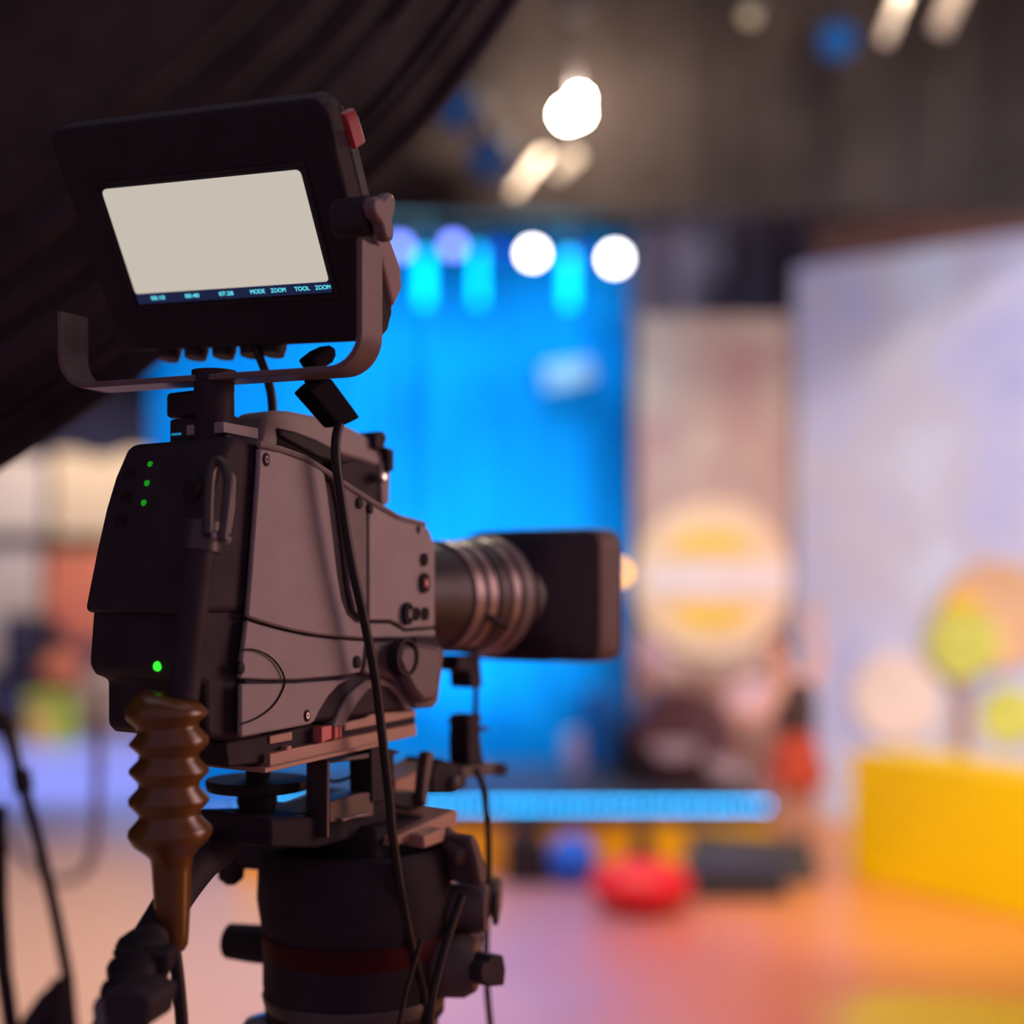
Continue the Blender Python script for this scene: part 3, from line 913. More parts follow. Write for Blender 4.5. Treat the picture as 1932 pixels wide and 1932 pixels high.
bl = P(120, 1370, WY)
wl = thing('lit_panel_set', 'lit cream panel wall with dark frame at the far left', 'set wall', F_WORLD, (bl.x, WY, 0))
part('cream_panel', wbox(98, 330, 760, 1013, WY), M['cream'], wl)
part('white_panel', wbox(-160, 86, 760, 1005, WY), M['white'], wl)
part('white_panel', wbox(-160, 76, 1026, 1340, WY), M['white'], wl)
part('cream_panel', wbox(88, 330, 1030, 1352, WY), M['cream'], wl)
part('mullion', wbox(86, 98, 740, 1375, WY - 0.03, 0.08), M['darkbrown'], wl)
part('transom', wbox(-160, 330, 1009, 1027, WY - 0.03, 0.08), M['darkbrown'], wl)
part('plinth', wbox(-160, 330, 1352, 1372, WY - 0.02, 0.1), M['cream'], wl)


def cush(px, py, r, sc, matl, nm, lb, cat, Y):
    cc = P(px, py, Y)
    return solo(nm, MB().ball(cc, r, 20, sc), matl, lb, cat, origin=cc)


t = thing('coral_banner', 'coral orange cloth hanging on the far left panel wall', 'banner', F_WORLD, P(140, 1200, WY - 0.1))
part('cloth', MB().prism([P(92, 1040, 13.06), P(215, 1040, 13.06), P(215, 1190, 13.06), P(150, 1215, 13.06), P(84, 1150, 13.06)], (0, 0.03, 0)), M['coral'], t)
part('rod', MB().tube([P(84, 1034, 13.12), P(222, 1034, 13.12)], 0.02, 8), M['darkbrown'], t)
bz = P(118, 1272, 12.85)
t = thing('coral_ball_chair', 'round coral ball seat on a dark stand at the far left', 'seat', F_WORLD, (bz.x, 12.85, 0))
part('ball_seat', MB().ball(bz, 0.20, 20), M['coral'], t)
part('stand', MB().lathe([(0, 0.20), (0.03, 0.18), (0.06, 0.04), (bz.z - 0.15, 0.04)], (bz.x, 12.85, 0), (0, 0, 1), 16), M['darkbrown'], t)
pc = P(48, 1260, 12.7)
t = thing('dark_armchair', 'dark armchair beside the coral ball seat', 'armchair', F_WORLD, (pc.x, 12.7, 0))
part('seat', MB().box(pc.x - 0.30, pc.x + 0.04, 12.5, 12.95, 0.18, 0.42), M['navy'], t, 0.04)
part('backrest', MB().box(pc.x - 0.28, pc.x + 0.04, 12.85, 13.02, 0.40, 1.12), M['navy'], t, 0.04)
for dx in (-0.30, -0.04):
    part('armrest', MB().box(pc.x + dx, pc.x + dx + 0.08, 12.5, 12.9, 0.40, 0.62), M['navy'], t, 0.02)
for dx in (-0.26, 0.0):
    for yy in (12.54, 12.9):
        part('leg', MB().tube([(pc.x + dx, yy, 0), (pc.x + dx, yy, 0.19)], 0.02, 8), M['darkbrown'], t)
yc = P(78, 1345, 12.3)
M['ochre'] = mat('ochre_paint', (0.74, 0.42, 0.06), 0.6, 0, 0.1, 4)
M['lime2'] = mat('lime_lid', (0.50, 0.55, 0.03), 0.6, 0, 0.1, 4)
t = thing('toy_chest', 'ochre toy chest with a lime lid at the far left', 'chest', F_WORLD, (yc.x, 12.3, 0))
part('box', MB().box(P(50, 0, 12.3).x, P(100, 0, 12.3).x, 12.3, 12.5, 0.0, P(0, 1322, 12.3).z), M['ochre'], t, 0.01)
part('lid', MB().box(P(48, 0, 12.3).x, P(135, 0, 12.3).x, 12.28, 12.5, P(0, 1322, 12.3).z, P(0, 1312, 12.3).z), M['lime2'], t)
part('side_box', MB().box(P(101, 0, 12.3).x, P(135, 0, 12.3).x, 12.32, 12.5, 0.0, P(0, 1322, 12.3).z), M['lime2'], t, 0.01)
# black border hung above that wall
a, c = P(-60, 640, 11.0), P(345, 752, 11.0)
mb = MB()
pts = [P(-60, 560, 11.0), P(225, 560, 11.0), P(225, 742, 11.0), P(345, 752, 11.0), P(345, 850, 11.0)]
for k in range(13):
    x = 345 - k * 34
    pts.append(P(x, 858 + 9 * math.sin(k * 1.7), 11.0))
pts.append(P(-60, 860, 11.0))
mb.prism(pts, (0, 0.05, 0))
t = thing('black_border', 'black cloth border hanging above the far left panel wall', 'drape', F_WORLD, P(100, 860, 11.0))
part('cloth', mb, M['cloth'], t)
for px in (-40, 90, 215):
    p = P(px, 562, 11.02)
    part('hanging_rope', MB().tube([p, (p.x, p.y, 6.8)], 0.006, 6), M['blackm'], t)

# ---- the big black drape swept up beside the camera (folds follow its edge)
def swept_drape():
    Y = 1.86
    edge = [(1010, -40), (935, 72), (866, 165), (800, 245), (735, 312), (640, 400), (520, 500), (420, 580), (330, 657), (262, 712), (190, 760), (110, 815), (40, 862), (-30, 905)]
    edge = smooth_path([Vector((x, y, 0)) for x, y in edge], 3)
    dirp = Vector((-0.66, -0.75, 0))          # away from the edge, up and to the left
    offs = [0, 6, 12, 22, 36, 52, 68, 80, 92, 110, 140, 175, 205, 240, 280, 320, 370, 420, 480, 560, 650, 760, 880, 1020, 1200]
    hgt = [0.0, 0.006, 0.012, 0.002, -0.006, 0.004, 0.016, 0.006, 0.016, -0.002, 0.010, 0.024, 0.002, 0.026, 0.004, 0.03, 0.004, 0.032, 0.004, 0.034, 0.004, 0.034, 0.008, 0.03, 0.01]
    v, f = [], []
    n, m = len(edge), len(offs)
    th = 0.004
    for e in edge:
        for o, h in zip(offs, hgt):
            q = e + dirp * o
            v.append(P(q.x, q.y, Y - h - 0.0001 * o))
    nv = len(v)
    v += [p + Vector((0, th, 0)) for p in v]
    for i in range(n - 1):
        for j in range(m - 1):
            a = i * m + j
            f.append((a, a + m, a + m + 1, a + 1))
            f.append((nv + a + 1, nv + a + m + 1, nv + a + m, nv + a))
        a = i * m
        f.append((a, nv + a, nv + a + m, a + m))
        a = i * m + m - 1
        f.append((a, a + m, nv + a + m, nv + a))
    for j in range(m - 1):
        f.append((j, j + 1, nv + j + 1, nv + j))
        a = (n - 1) * m + j
        f.append((a + 1, a, nv + a, nv + a + 1))
    mb = MB().add(v, f)
    top = P(990, -20, Y)
    t = thing('swept_drape', 'big black drape swept diagonally behind the viewfinder monitor', 'drape', F_WORLD, top)
    part('cloth', mb, M['cloth'], t, sharp=80)
    hem = [P(e.x - 5, e.y - 5, Y - 0.008) for e in edge]
    part('hem_cord', MB().tube(hem, 0.0045, 8), M['cloth'], t)
    tops = [v[i * m + m - 1] for i in range(0, n, 6)]
    part('batten', MB().tube([v[i * m + m - 1] for i in range(n)], 0.012, 8), M['blackm'], t)
    for p in tops:
        part('hanging_rope', MB().tube([p, (p.x, p.y, 6.8)], 0.004, 6), M['blackm'], t)


swept_drape()

# ------------------------------------------------------------------ the broadcast camera
u_r = S(440, 845, 0).y                       # rear corner of the body
W = -R(240, 845, u_r).x                      # body width
bcam = thing('broadcast_camera', 'grey and black broadcast camera with long zoom lens on the tripod head', 'video camera', F_CAM, (-W / 2, 0.12, S(500, 1392, 0).z))


def side_poly(pts, w):
    return [S(x, y, w) for x, y in pts]


def panel(name, pts, w, th, matl, parent, bevel=0.0, label=None):
    return part(name, MB().prism(side_poly(pts, w), (-th, 0, 0)), matl, parent, bevel, label)


core = [(488, 850), (530, 858), (575, 874), (613, 896), (660, 926), (692, 948), (752, 984), (785, 992), (803, 996), (812, 1008), (819, 1026), (819, 1200),
        (836, 1226), (834, 1260), (825, 1322), (815, 1332), (770, 1338), (700, 1350), (585, 1364), (458, 1388), (458, 1250), (470, 1100), (482, 980)]
part('body', MB().prism(side_poly(core, -0.004), (-(W - 0.006), 0, 0)), M['black'], bcam, 0.004)
TH = 0.006
A_ = [(490, 845), (530, 853), (575, 869), (606, 886), (613, 894), (619, 930), (629, 1010), (637, 1080), (645, 1130), (655, 1158), (672, 1174), (696, 1176),
      (737, 1176), (752, 1184), (764, 1192), (822, 1187), (822, 1202), (760, 1204), (690, 1205), (640, 1202), (600, 1198), (560, 1191), (520, 1181), (490, 1172), (467, 1164), (472, 1100), (481, 980), (487, 900)]
panel('side_panel', A_, 0.002, TH, M['shell'], bcam, 0.0022)
B_ = [(622, 895), (632, 906), (660, 923), (692, 945), (692, 1170), (684, 1167), (670, 1152), (661, 1112), (654, 1050), (643, 960), (634, 915)]
panel('textured_panel', B_, 0.0005, TH, M['shell_b'], bcam, 0.0012)
C_ = [(696, 948), (720, 963), (752, 980), (785, 988), (803, 992), (812, 1003), (816, 1017), (821, 1022), (821, 1182), (764, 1187), (752, 1178), (737, 1171), (696, 1171)]
panel('front_panel', C_, 0.002, TH, M['shell'], bcam, 0.0018)
D_ = [(466, 1170), (490, 1178), (530, 1189), (580, 1200), (640, 1207), (689, 1210), (687, 1240), (681, 1269), (640, 1276), (560, 1283), (500, 1283), (453, 1281), (456, 1245)]
panel('lower_panel', D_, 0.0005, TH, M['shell'], bcam, 0.002)
E_ = [(455, 1290), (500, 1290), (560, 1289), (640, 1283), (662, 1281), (640, 1293), (620, 1314), (603, 1342), (594, 1361), (586, 1367), (457, 1392), (454, 1385)]
panel('base_panel', E_, 0.002, TH, M['shell'], bcam, 0.002)
F_ = [(692, 1211), (760, 1210), (822, 1206), (826, 1216), (838, 1223), (839, 1235), (836, 1260), (828, 1325), (818, 1335), (785, 1337), (778, 1328), (765, 1305), (745, 1286), (720, 1277), (690, 1273), (684, 1270), (689, 1240)]
panel('nose_panel', F_, 0.003, 0.012, M['nose'], bcam, 0.003)
N2 = [(760, 1212), (800, 1214), (826, 1218), (838, 1224), (835, 1262), (828, 1322), (800, 1330), (782, 1310), (760, 1270), (748, 1240)]
panel('nose_bulge', N2, 0.016, 0.016, M['nose'], bcam, 0.007)
part('nose_recess', MB().lathe([(-0.01, 0.019), (0.0015, 0.019), (0.0015, 0.016), (-0.004, 0.014)], S(768, 1240, 0.0165), (1, 0, 0), 24, 0.9, (0, 1, 0)), M['black'], bcam)
G_ = [(628, 1372), (640, 1342), (660, 1308), (690, 1284), (720, 1279), (750, 1292), (770, 1320), (780, 1340), (766, 1340), (752, 1314), (735, 1298), (716, 1292), (695, 1302), (675, 1326), (655, 1360), (650, 1371)]
panel('shoulder_arch', G_, -0.0005, 0.03, M['shell_b'], bcam, 0.0015)
# thin scribed arc moulded on the lower side
arc = smooth_path([S(x, y, 0.0026) for x, y in ((455, 1226), (480, 1226), (505, 1236), (525, 1255), (537, 1281), (533, 1302), (518, 1328), (497, 1347), (475, 1359), (455, 1366))], 4)
part('scribed_arc', MB().tube(arc, 0.0009, 6), M['rubber'], bcam)
# top rim of the side
rim = [S(x, y, 0.0) for x, y in ((488, 838), (530, 848), (575, 864), (612, 888), (655, 917), (700, 946), (752, 977), (800, 990))]
part('top_rim', MB().tube(rim, 0.0032, 8), M['shell_b'], bcam)


def screw(px, py, rp, matl, w=0.002, hole=True, inner=None):
    c = S(px, py, w)
    r = rp / FPX * 1.4
    s = part('screw', MB().lathe([(-0.003, r), (0.0006, r), (0.0010, r * 0.85)], c, (1, 0, 0), 18, 0.7, (0, 1, 0)), M['rubber'], bcam)
    if inner:
        part('screw_head', MB().lathe([(0, r * 0.55), (0.0016, r * 0.55), (0.0016, r * 0.25), (0.0006, r * 0.22)], c, (1, 0, 0), 14, 0.7, (0, 1, 0)), inner, s)
    return s


screw(502, 867, 12, M['black'], inner=M['shell'])
screw(579, 1350, 11, M['black'], inner=M['chrome'])
screw(455, 1260, 11, M['black'])
screw(675, 1249, 12, M['black'])
screw(679, 949, 11, M['black'])
screw(699, 960, 10, M['black'])
screw(789, 999, 8, M['black'])


def button(px, py, rp, matl, prot=0.003, cap=None):
    c = S(px, py, 0.002)
    r = rp / FPX * 1.46
    s = part('button', MB().lathe([(-0.002, r), (prot, r * 0.95), (prot, r * 0.7), (prot * 0.5, r * 0.65)], c, (1, 0, 0), 20, 0.6, (0, 1, 0)), matl, bcam)
    if cap:
        part('button_cap', MB().lathe([(0, r * 0.5), (prot * 1.2, r * 0.42)], c, (1, 0, 0), 14, 0.6, (0, 1, 0)), cap, s)


button(799, 1056, 13, M['rubber'])
button(799, 1100, 20, M['rubber'], 0.004, M['redpad'])
button(766, 1158, 22, M['rubber'], 0.005, M['nose'])
button(784, 1158, 13, M['rubber'])
button(801, 1158, 13, M['rubber'])
for k in range(4):
    c = S(783 + k * 10, 1211, 0.003)
    part('switch', MB().box(c.x - 0.002, c.x + 0.006, c.y - 0.006, c.y + 0.006, c.z - 0.005, c.z + 0.005), M['black'], bcam, 0.001)

# rear adapter: swept profile, lower part reaching further back
LP = [(248, 838), (236, 850), (214, 900), (196, 960), (178, 1040), (164, 1110), (155, 1156)]
prof_hi = [S(x, y, -W) for x, y in LP]
LP2 = [(180, 1120), (172, 1160), (168, 1215), (165, 1255), (176, 1272), (200, 1282), (200, 1368), (212, 1379), (252, 1382)]
prof_lo = [S(x, y, -W) for x, y in LP2]


def rear_solid(prof, x0, x1, ufront):
    pts = [Vector((x1, p.y, p.z)) for p in prof]
    pts += [Vector((x1, ufront, prof[-1].z)), Vector((x1, ufront, prof[0].z))]
    return MB().prism(pts, (x0 - x1, 0, 0))


uf = S(482, 900, 0).y
part('rear_adapter', rear_solid(prof_hi, -W, -0.006, uf + 0.02), M['black'], bcam, 0.007, seg=3)
part('rear_battery_base', rear_solid(prof_lo, -W, -0.010, uf + 0.02), M['black'], bcam, 0.006, seg=3)
ALLP = sorted(prof_hi + prof_lo, key=lambda p: p.z)


def u_at(z):
    for a, c in zip(ALLP, ALLP[1:]):
        if a.z <= z <= c.z and c.z > a.z:
            return a.y + (c.y - a.y) * (z - a.z) / (c.z - a.z)
    return ALLP[0].y if z < ALLP[0].z else ALLP[-1].y


def on_rear(px, py):
    u = u_r
    for _ in range(12):
        q = R(px, py, u)
        u = u_at(q.z)
    return R(px, py, u)


for px, py, r, mt in ((284, 876, 0.0030, 'led'), (278, 912, 0.0032, 'led'), (272, 949, 0.0032, 'led'), (297, 1257, 0.0045, 'led2')):
    c = on_rear(px, py)
    part('indicator_lamp', MB().lathe([(-0.001, r), (0.0015, r * 0.9), (0.0024, r * 0.4)], c, (0, -1, 0.15), 14), M[mt], bcam, label='glowing green indicator lamp')
for px, py in ((244, 900), (237, 943), (229, 985)):
    c = on_rear(px, py)
    part('round_key', MB().lathe([(-0.001, 0.0085), (0.0012, 0.008), (0.0012, 0.0068), (0.0004, 0.0064)], c, (0, -1, 0.15), 20), M['rubber'], bcam)
c = on_rear(366, 925)
part('dial', MB().lathe([(-0.002, 0.012), (0.004, 0.0115), (0.006, 0.009)], c, (0, -1, 0.1), 20), M['rubber'], bcam)
# raised guard rail on the rear right corner
gp = smooth_path([on_rear(x, y) + Vector((0.0, -0.012, 0)) for x, y in ((412, 1010), (414, 930), (420, 885), (432, 872), (446, 885), (450, 930), (440, 1020))], 5)
part('guard_rail', MB().tube(gp, 0.0048, 10), M['dkmetal'], bcam)
panel('corner_pad', [(432, 895), (440, 888), (448, 900), (446, 960), (438, 1010), (428, 1010), (430, 940)], -0.003, 0.01, M['nose'], bcam, 0.002)

# carrying handle
HW = -0.045
handle = [(490, 842), (497, 800), (500, 779), (520, 774), (548, 775), (600, 785), (650, 800), (700, 826), (733, 850), (738, 872), (712, 880), (676, 868), (640, 858), (600, 844), (566, 830), (540, 822), (526, 826), (523, 850)]
part('handle', MB().prism(side_poly(handle, HW), (-0.04, 0, 0)), M['shell'], bcam, 0.004)
panel('handle_grip', [(524, 806), (560, 814), (600, 829), (640, 850), (668, 872), (640, 876), (600, 864), (560, 842), (527, 824)], HW + 0.003, 0.046, M['rubber'], bcam, 0.003)
panel('handle_foot', [(640, 862), (680, 868), (716, 878), (722, 950), (700, 950), (660, 926), (643, 905)], HW - 0.002, 0.036, M['black'], bcam, 0.003)
panel('front_post', [(716, 868), (738, 864), (736, 950), (720, 958)], HW + 0.001, 0.02, M['shell'], bcam, 0.003)
panel('clamp_lever', [(706, 822), (714, 814), (726, 814), (731, 826), (726, 842), (744, 848), (744, 888), (734, 892), (728, 850), (708, 846)], HW + 0.006, 0.03, M['black'], bcam, 0.002)
c = S(718, 900, HW + 0.006)
part('clamp_screw', MB().lathe([(-0.02, 0.006), (0.004, 0.0055), (0.006, 0.003)], c, (1, 0, 0), 14), M['chrome'], bcam)

# viewfinder mount
panel('slide_rail', [(421, 795), (488, 808), (488, 829), (421, 816)], -0.03, 0.05, M['shell'], bcam, 0.001)
panel('slide_base', [(429, 819), (486, 830), (486, 846), (429, 833)], -0.034, 0.05, M['shell_b'], bcam, 0.001)
pc0 = R(404, 845, S(455, 830, -0.03).y - 0.01)
POST = Vector((pc0.x, pc0.y, 0))
zt = hit(F_CAM, 1, POST.y, 404, 700).z
zb = hit(F_CAM, 1, POST.y, 404, 842).z
part('mount_post', MB().lathe([(0, 0.018), (zt - zb - 0.012, 0.018), (zt - zb - 0.010, 0.0205), (zt - zb, 0.0205)], (POST.x, POST.y, zb), (0, 0, 1), 28), M['black'], bcam)
q0, q1 = R(318, 742, POST.y), R(380, 842, POST.y)
part('mount_block', MB().box(q0.x, q1.x, POST.y - 0.004, POST.y + 0.03, R(318, 790, POST.y).z, q0.z), M['black'], bcam, 0.004)
q0, q1 = R(328, 792, POST.y), R(424, 842, POST.y)
part('mount_base', MB().box(q0.x, q1.x, POST.y - 0.006, POST.y + 0.02, q1.z - 0.004, q0.z), M['black'], bcam, 0.003)
c = R(331, 819, POST.y - 0.008)
part('mount_lamp', MB().box(c.x - 0.006, c.x + 0.006, POST.y - 0.008, POST.y - 0.005, c.z - 0.001, c.z + 0.001), mat('blue_mount_lamp', (0, 0.05, 0.2), 0.3, emit=(0.02, 0.25, 0.5), estr=0.7), bcam)
hs = [S(438, y, -0.05) for y in (732, 752, 772, 790, 800)]
part('mount_clip', MB().tube(smooth_path(hs, 3), 0.0022, 6), M['chrome'], bcam)

# ---- lens
LZ = 1.400 - 24 / FPX * 1.70
LW = -0.066


def un(px, w):
    return S(px, 1120, w).y


def ring(name, px0, px1, r0, r1, matl, parent):
    u0, u1 = un(px0, LW + r0 * 0.93), un(px1, LW + r1 * 0.93)
    return part(name, MB().lathe([(u0, r0 * 0.97), (u0 + 0.002, r0), (u1 - 0.002, r1), (u1, r1 * 0.97)], (LW, 0, LZ), (0, 1, 0), 48), matl, parent)


lens = part('lens', MB().lathe([(0.20, 0.050), (0.27, 0.052), (0.30, 0.056), (un(893, LW + 0.055), 0.060), (un(1030, LW + 0.06), 0.066)], (LW, 0, LZ), (0, 1, 0), 48), M['lens_black'], bcam)
ring('focus_ring', 893, 913, 0.0625, 0.0630, M['ring'], lens)
ring('zoom_ring', 918, 937, 0.0635, 0.0640, M['ring'], lens)
ring('iris_ring', 940, 962, 0.0645, 0.0660, M['lens_black'], lens)
ring('gear_ring', 964, 980, 0.0670, 0.0678, M['ring'], lens)
ring('front_ring', 984, 1006, 0.0690, 0.0700, M['nose'], lens)
ring('hood_collar', 1010, 1034, 0.0705, 0.0715, M['lens_black'], lens)
NF = 0.077                                    # half size of the square hood
u0, u1, u2 = un(1022, LW + NF), un(1131, LW + NF), un(1172, LW + NF)
part('hood', MB().loft([(u0, 0.066, 0.068, 2.2, LW, LZ), (u0 + 0.02, 0.072, 0.0765, 3.0, LW, LZ), (u0 + 0.05, NF, 0.0785, 6, LW, LZ), (u1, NF + 0.001, 0.0795, 9, LW, LZ)]), M['hood'], lens, label='squarish black lens hood')
part('hood_lip', MB().loft([(u1, NF + 0.001, 0.0805, 9, LW, LZ), (u1 + 0.004, NF + 0.0025, 0.0825, 9, LW, LZ), (u2 - 0.006, NF + 0.0025, 0.0825, 9, LW, LZ), (u2, NF - 0.004, 0.0765, 8, LW, LZ), (u2 - 0.002, NF - 0.012, 0.064, 6, LW, LZ), (u1 + 0.01, NF - 0.016, 0.058, 6, LW, LZ)]), M['hoodlip'], lens, label='brown rubber lip of the lens hood')
part('front_glass', MB().lathe([(u1, 0.05), (u1 + 0.012, 0.045), (u1 + 0.02, 0.02)], (LW, 0, LZ), (0, 1, 0), 32), M['glass'], lens)
gl = S(955, 1170, LW + 0.066)
part('ring_lever', MB().tube([S(925, 1165, LW + 0.062), S(957, 1183, LW + 0.066)], 0.004, 8), M['black'], lens)

# base rails under the body
panel('base_block', [(509, 1388), (552, 1380), (552, 1397), (509, 1405)], -0.012, 0.08, M['bronze'], bcam, 0.001)
panel('wedge_rail', [(509, 1422), (541, 1415), (541, 1408), (551, 1406), (551, 1413), (647, 1393), (785, 1365), (786, 1388), (720, 1403), (509, 1450)], -0.006, 0.09, M['bronze'], bcam, 0.001)
panel('wedge_lip', [(500, 1449), (720, 1401), (720, 1407), (500, 1459)], -0.002, 0.10, M['bronze'], bcam, 0.0006)
panel('upper_rail', [(650, 1363), (690, 1354), (700, 1346), (785, 1340), (785, 1352), (745, 1361), (650, 1380)], -0.008, 0.09, M['bronze'], bcam, 0.001)
panel('rail_core', [(470, 1392), (585, 1368), (700, 1346), (785, 1338), (784, 1370), (500, 1440), (430, 1448), (425, 1400)], -0.014, 0.075, M['black'], bcam, 0.002)
for xa, xb in ((607, 626), (632, 639), (641, 645)):
    panel('latch_pad', [(xa, 1372 - (xa - 607) * 0.18), (xb, 1372 - (xb - 607) * 0.18), (xb, 1397 - (xb - 607) * 0.2), (xa, 1402 - (xa - 607) * 0.2)], -0.002, 0.012, M['redpad'], bcam, 0.0006, 'reddish latch pad')

# ------------------------------------------------------------------ viewfinder monitor
QUAD = [(197, 355), (570, 317), (627, 527), (264, 551)]
LAM = [0.96399821, 0.90384615, 0.93984794, 1.0]
sc_ = 1.37 / LAM[0]
PQ = [EYEV + ray(*q) * (l * sc_) for q, l in zip(QUAD, LAM)]
ax_ = (PQ[1] - PQ[0]).normalized()
dn_ = (PQ[3] - PQ[0])
dn_ = (dn_ - ax_ * dn_.dot(ax_)).normalized()
az_ = -dn_
ay_ = az_.cross(ax_)
F_MON = Matrix(((ax_.x, ay_.x, az_.x, PQ[0].x), (ax_.y, ay_.y, az_.y, PQ[0].y), (ax_.z, ay_.z, az_.z, PQ[0].z), (0, 0, 0, 1)))
SWD = (PQ[1] - PQ[0]).length
SHT = (PQ[3] - PQ[0]).length
mon = thing('viewfinder_monitor', 'black viewfinder monitor with blank beige screen on a curved yoke', 'monitor', F_MON, (SWD / 2, 0.03, -SHT - 0.07))


def Mo(px, py, y=0.0):
    return hit(F_MON, 1, y, px, py)


xl, xr = -0.042, SWD + 0.040
zt_, zb_ = 0.060, Mo(480, 656, -0.004).z
hx = [(xl + 0.01, zb_), (xr - 0.006, zb_), (xr, zb_ + 0.012), (xr, zt_ - 0.01), (xr - 0.01, zt_), (xl + 0.01, zt_), (xl, zt_ - 0.01), (xl, zb_ + 0.01)]
part('housing', MB().prism([(x, -0.004, z) for x, z in hx], (0, 0.028, 0)), M['house'], mon, 0.004)
# tapered rear shell
n = len(hx)
ra = [Vector((x, 0.024, z)) for x, z in hx]
rb = [Vector((SWD / 2 + (x - SWD / 2) * 0.93, 0.060, (zt_ + zb_) / 2 + (z - (zt_ + zb_) / 2) * 0.80)) for x, z in hx]
mb = MB().add(ra + rb, [tuple(range(n)), tuple(reversed(range(n, 2 * n)))] + [((i + 1) % n, i, n + i, n + (i + 1) % n) for i in range(n)])
part('rear_shell', mb, M['house'], mon, 0.006)
sp_ = [(xr - 0.012, 0.03, zb_ + 0.02), (xr - 0.012, 0.058, zb_ + 0.03), (xr - 0.012, 0.064, zb_ + 0.05), (xr - 0.012, 0.05, zb_ + 0.11), (xr - 0.012, 0.03, zb_ + 0.13)]
part('lit_side', MB().prism(sp_, (0.014, 0, 0)), M['house_lit'], mon, 0.004, 'lower side of the monitor with its light painted in')  # lighter housing colour stands in for light on the lower side
mb = MB()
g = 0.004
fr = [(-g, -SHT - 0.016, SWD + g, -SHT - 0.013), (-g, g, SWD + g, g + 0.003), (-g - 0.003, -SHT - 0.016, -g, g + 0.003), (SWD + g, -SHT - 0.016, SWD + g + 0.003, g + 0.003)]
for x0, z0, x1, z1 in fr:
    mb.box(x0, x1, -0.006, -0.003, z0, z1)
part('screen_bezel', mb, M['black'], mon)
scr = []
rr = 0.005
for cx_, cz_, a0 in ((SWD - rr, -rr, 0), (rr, -rr, 90), (rr * 0.6, -SHT + rr * 0.6, 180), (SWD - rr * 0.6, -SHT + rr * 0.6, 270)):
    r_ = rr if a0 < 180 else rr * 0.6
    for k in range(5):
        a = math.radians(a0 + 90 * k / 4)
        scr.append(Vector((cx_ + r_ * math.cos(a), -0.0055, cz_ + r_ * math.sin(a))))
screen = part('screen', MB().prism(scr, (0, 0.0015, 0)), M['screen'], mon, label='blank glowing beige screen')
bar = part('status_bar', MB().box(0, SWD, -0.0054, -0.004, -SHT - 0.0108, -SHT - 0.0002), M['textbar'], mon)
for px, txt in ((283, '00:10'), (347, '00:40'), (411, '07:28'), (470, 'MODE'), (509, 'ZOOM'), (554, 'TOOL'), (593, 'ZOOM')):
    py = 551 - (px - 264) * 24 / 363 + 2
    c = Mo(px, py + 5, -0.0056)
    cu = bpy.data.curves.new('status_text', 'FONT')
    cu.body = txt
    cu.size = 0.0066
    cu.extrude = 0.0001
    cu.align_x = 'LEFT'
    cu.align_y = 'CENTER'
    tmp = bpy.data.objects.new('tmp_text', cu)
    COL.objects.link(tmp)
    bpy.context.view_layer.update()
    tme = bpy.data.meshes.new_from_object(tmp.evaluated_get(bpy.context.evaluated_depsgraph_get()))
    bpy.data.objects.remove(tmp)
    tme.materials.clear()
    tme.materials.append(M['text'])
    tme.name = 'status_text'
    o = bpy.data.objects.new('status_text', tme)
    COL.objects.link(o)
    o.parent = bar
    o.location = Vector((c.x, -0.0057, -SHT - 0.0054)) - ORIG[mon.name]
    o.rotation_euler = (PI / 2, 0, 0)
    wd = max(v.co.x for v in tme.vertices)
    o.scale = (0.0165 / wd, 0.9, 1)
# tally lamp and small light patch at the top right
tp = [Mo(640, 214, -0.006), Mo(650, 216, -0.006), Mo(658, 232, -0.006), Mo(672, 281, -0.006), Mo(662, 281, -0.006), Mo(648, 238, -0.006)]
part('tally_lamp', MB().prism(tp, (0, 0.02, 0)), M['red'], mon, 0.001, 'red tally lamp')
tp = [Mo(632, 248, -0.0055), Mo(648, 244, -0.0055), Mo(659, 279, -0.0055), Mo(640, 277, -0.0055)]
part('tally_window', MB().prism(tp, (0, 0.006, 0)), M['yoke'], mon, 0.001)
for px in (300, 352, 405, 458, 500):
    c = Mo(px, 657 - (px - 300) * 0.035, -0.006)
    part('menu_knob', MB().lathe([(0, 0.0125), (0.006, 0.0125), (0.014, 0.011), (0.014, 0.006)], (c.x, 0.012, zb_ - 0.001), (0, -0.55, -0.6), 18), M['black'], mon)

# yoke in a vertical frame that shares the monitor's heading
hd = Vector((ax_.x, ax_.y, 0)).normalized()
bk = Vector((-hd.y, hd.x, 0))
PW = F_CAM @ Vector((POST.x, POST.y, zt))
F_YO = Matrix(((hd.x, bk.x, 0, PW.x), (hd.y, bk.y, 0, PW.y), (0, 0, 1, 0), (0, 0, 0, 1)))


def Yo(px, py, y=-0.019):
    return hit(F_YO, 1, y, px, py)


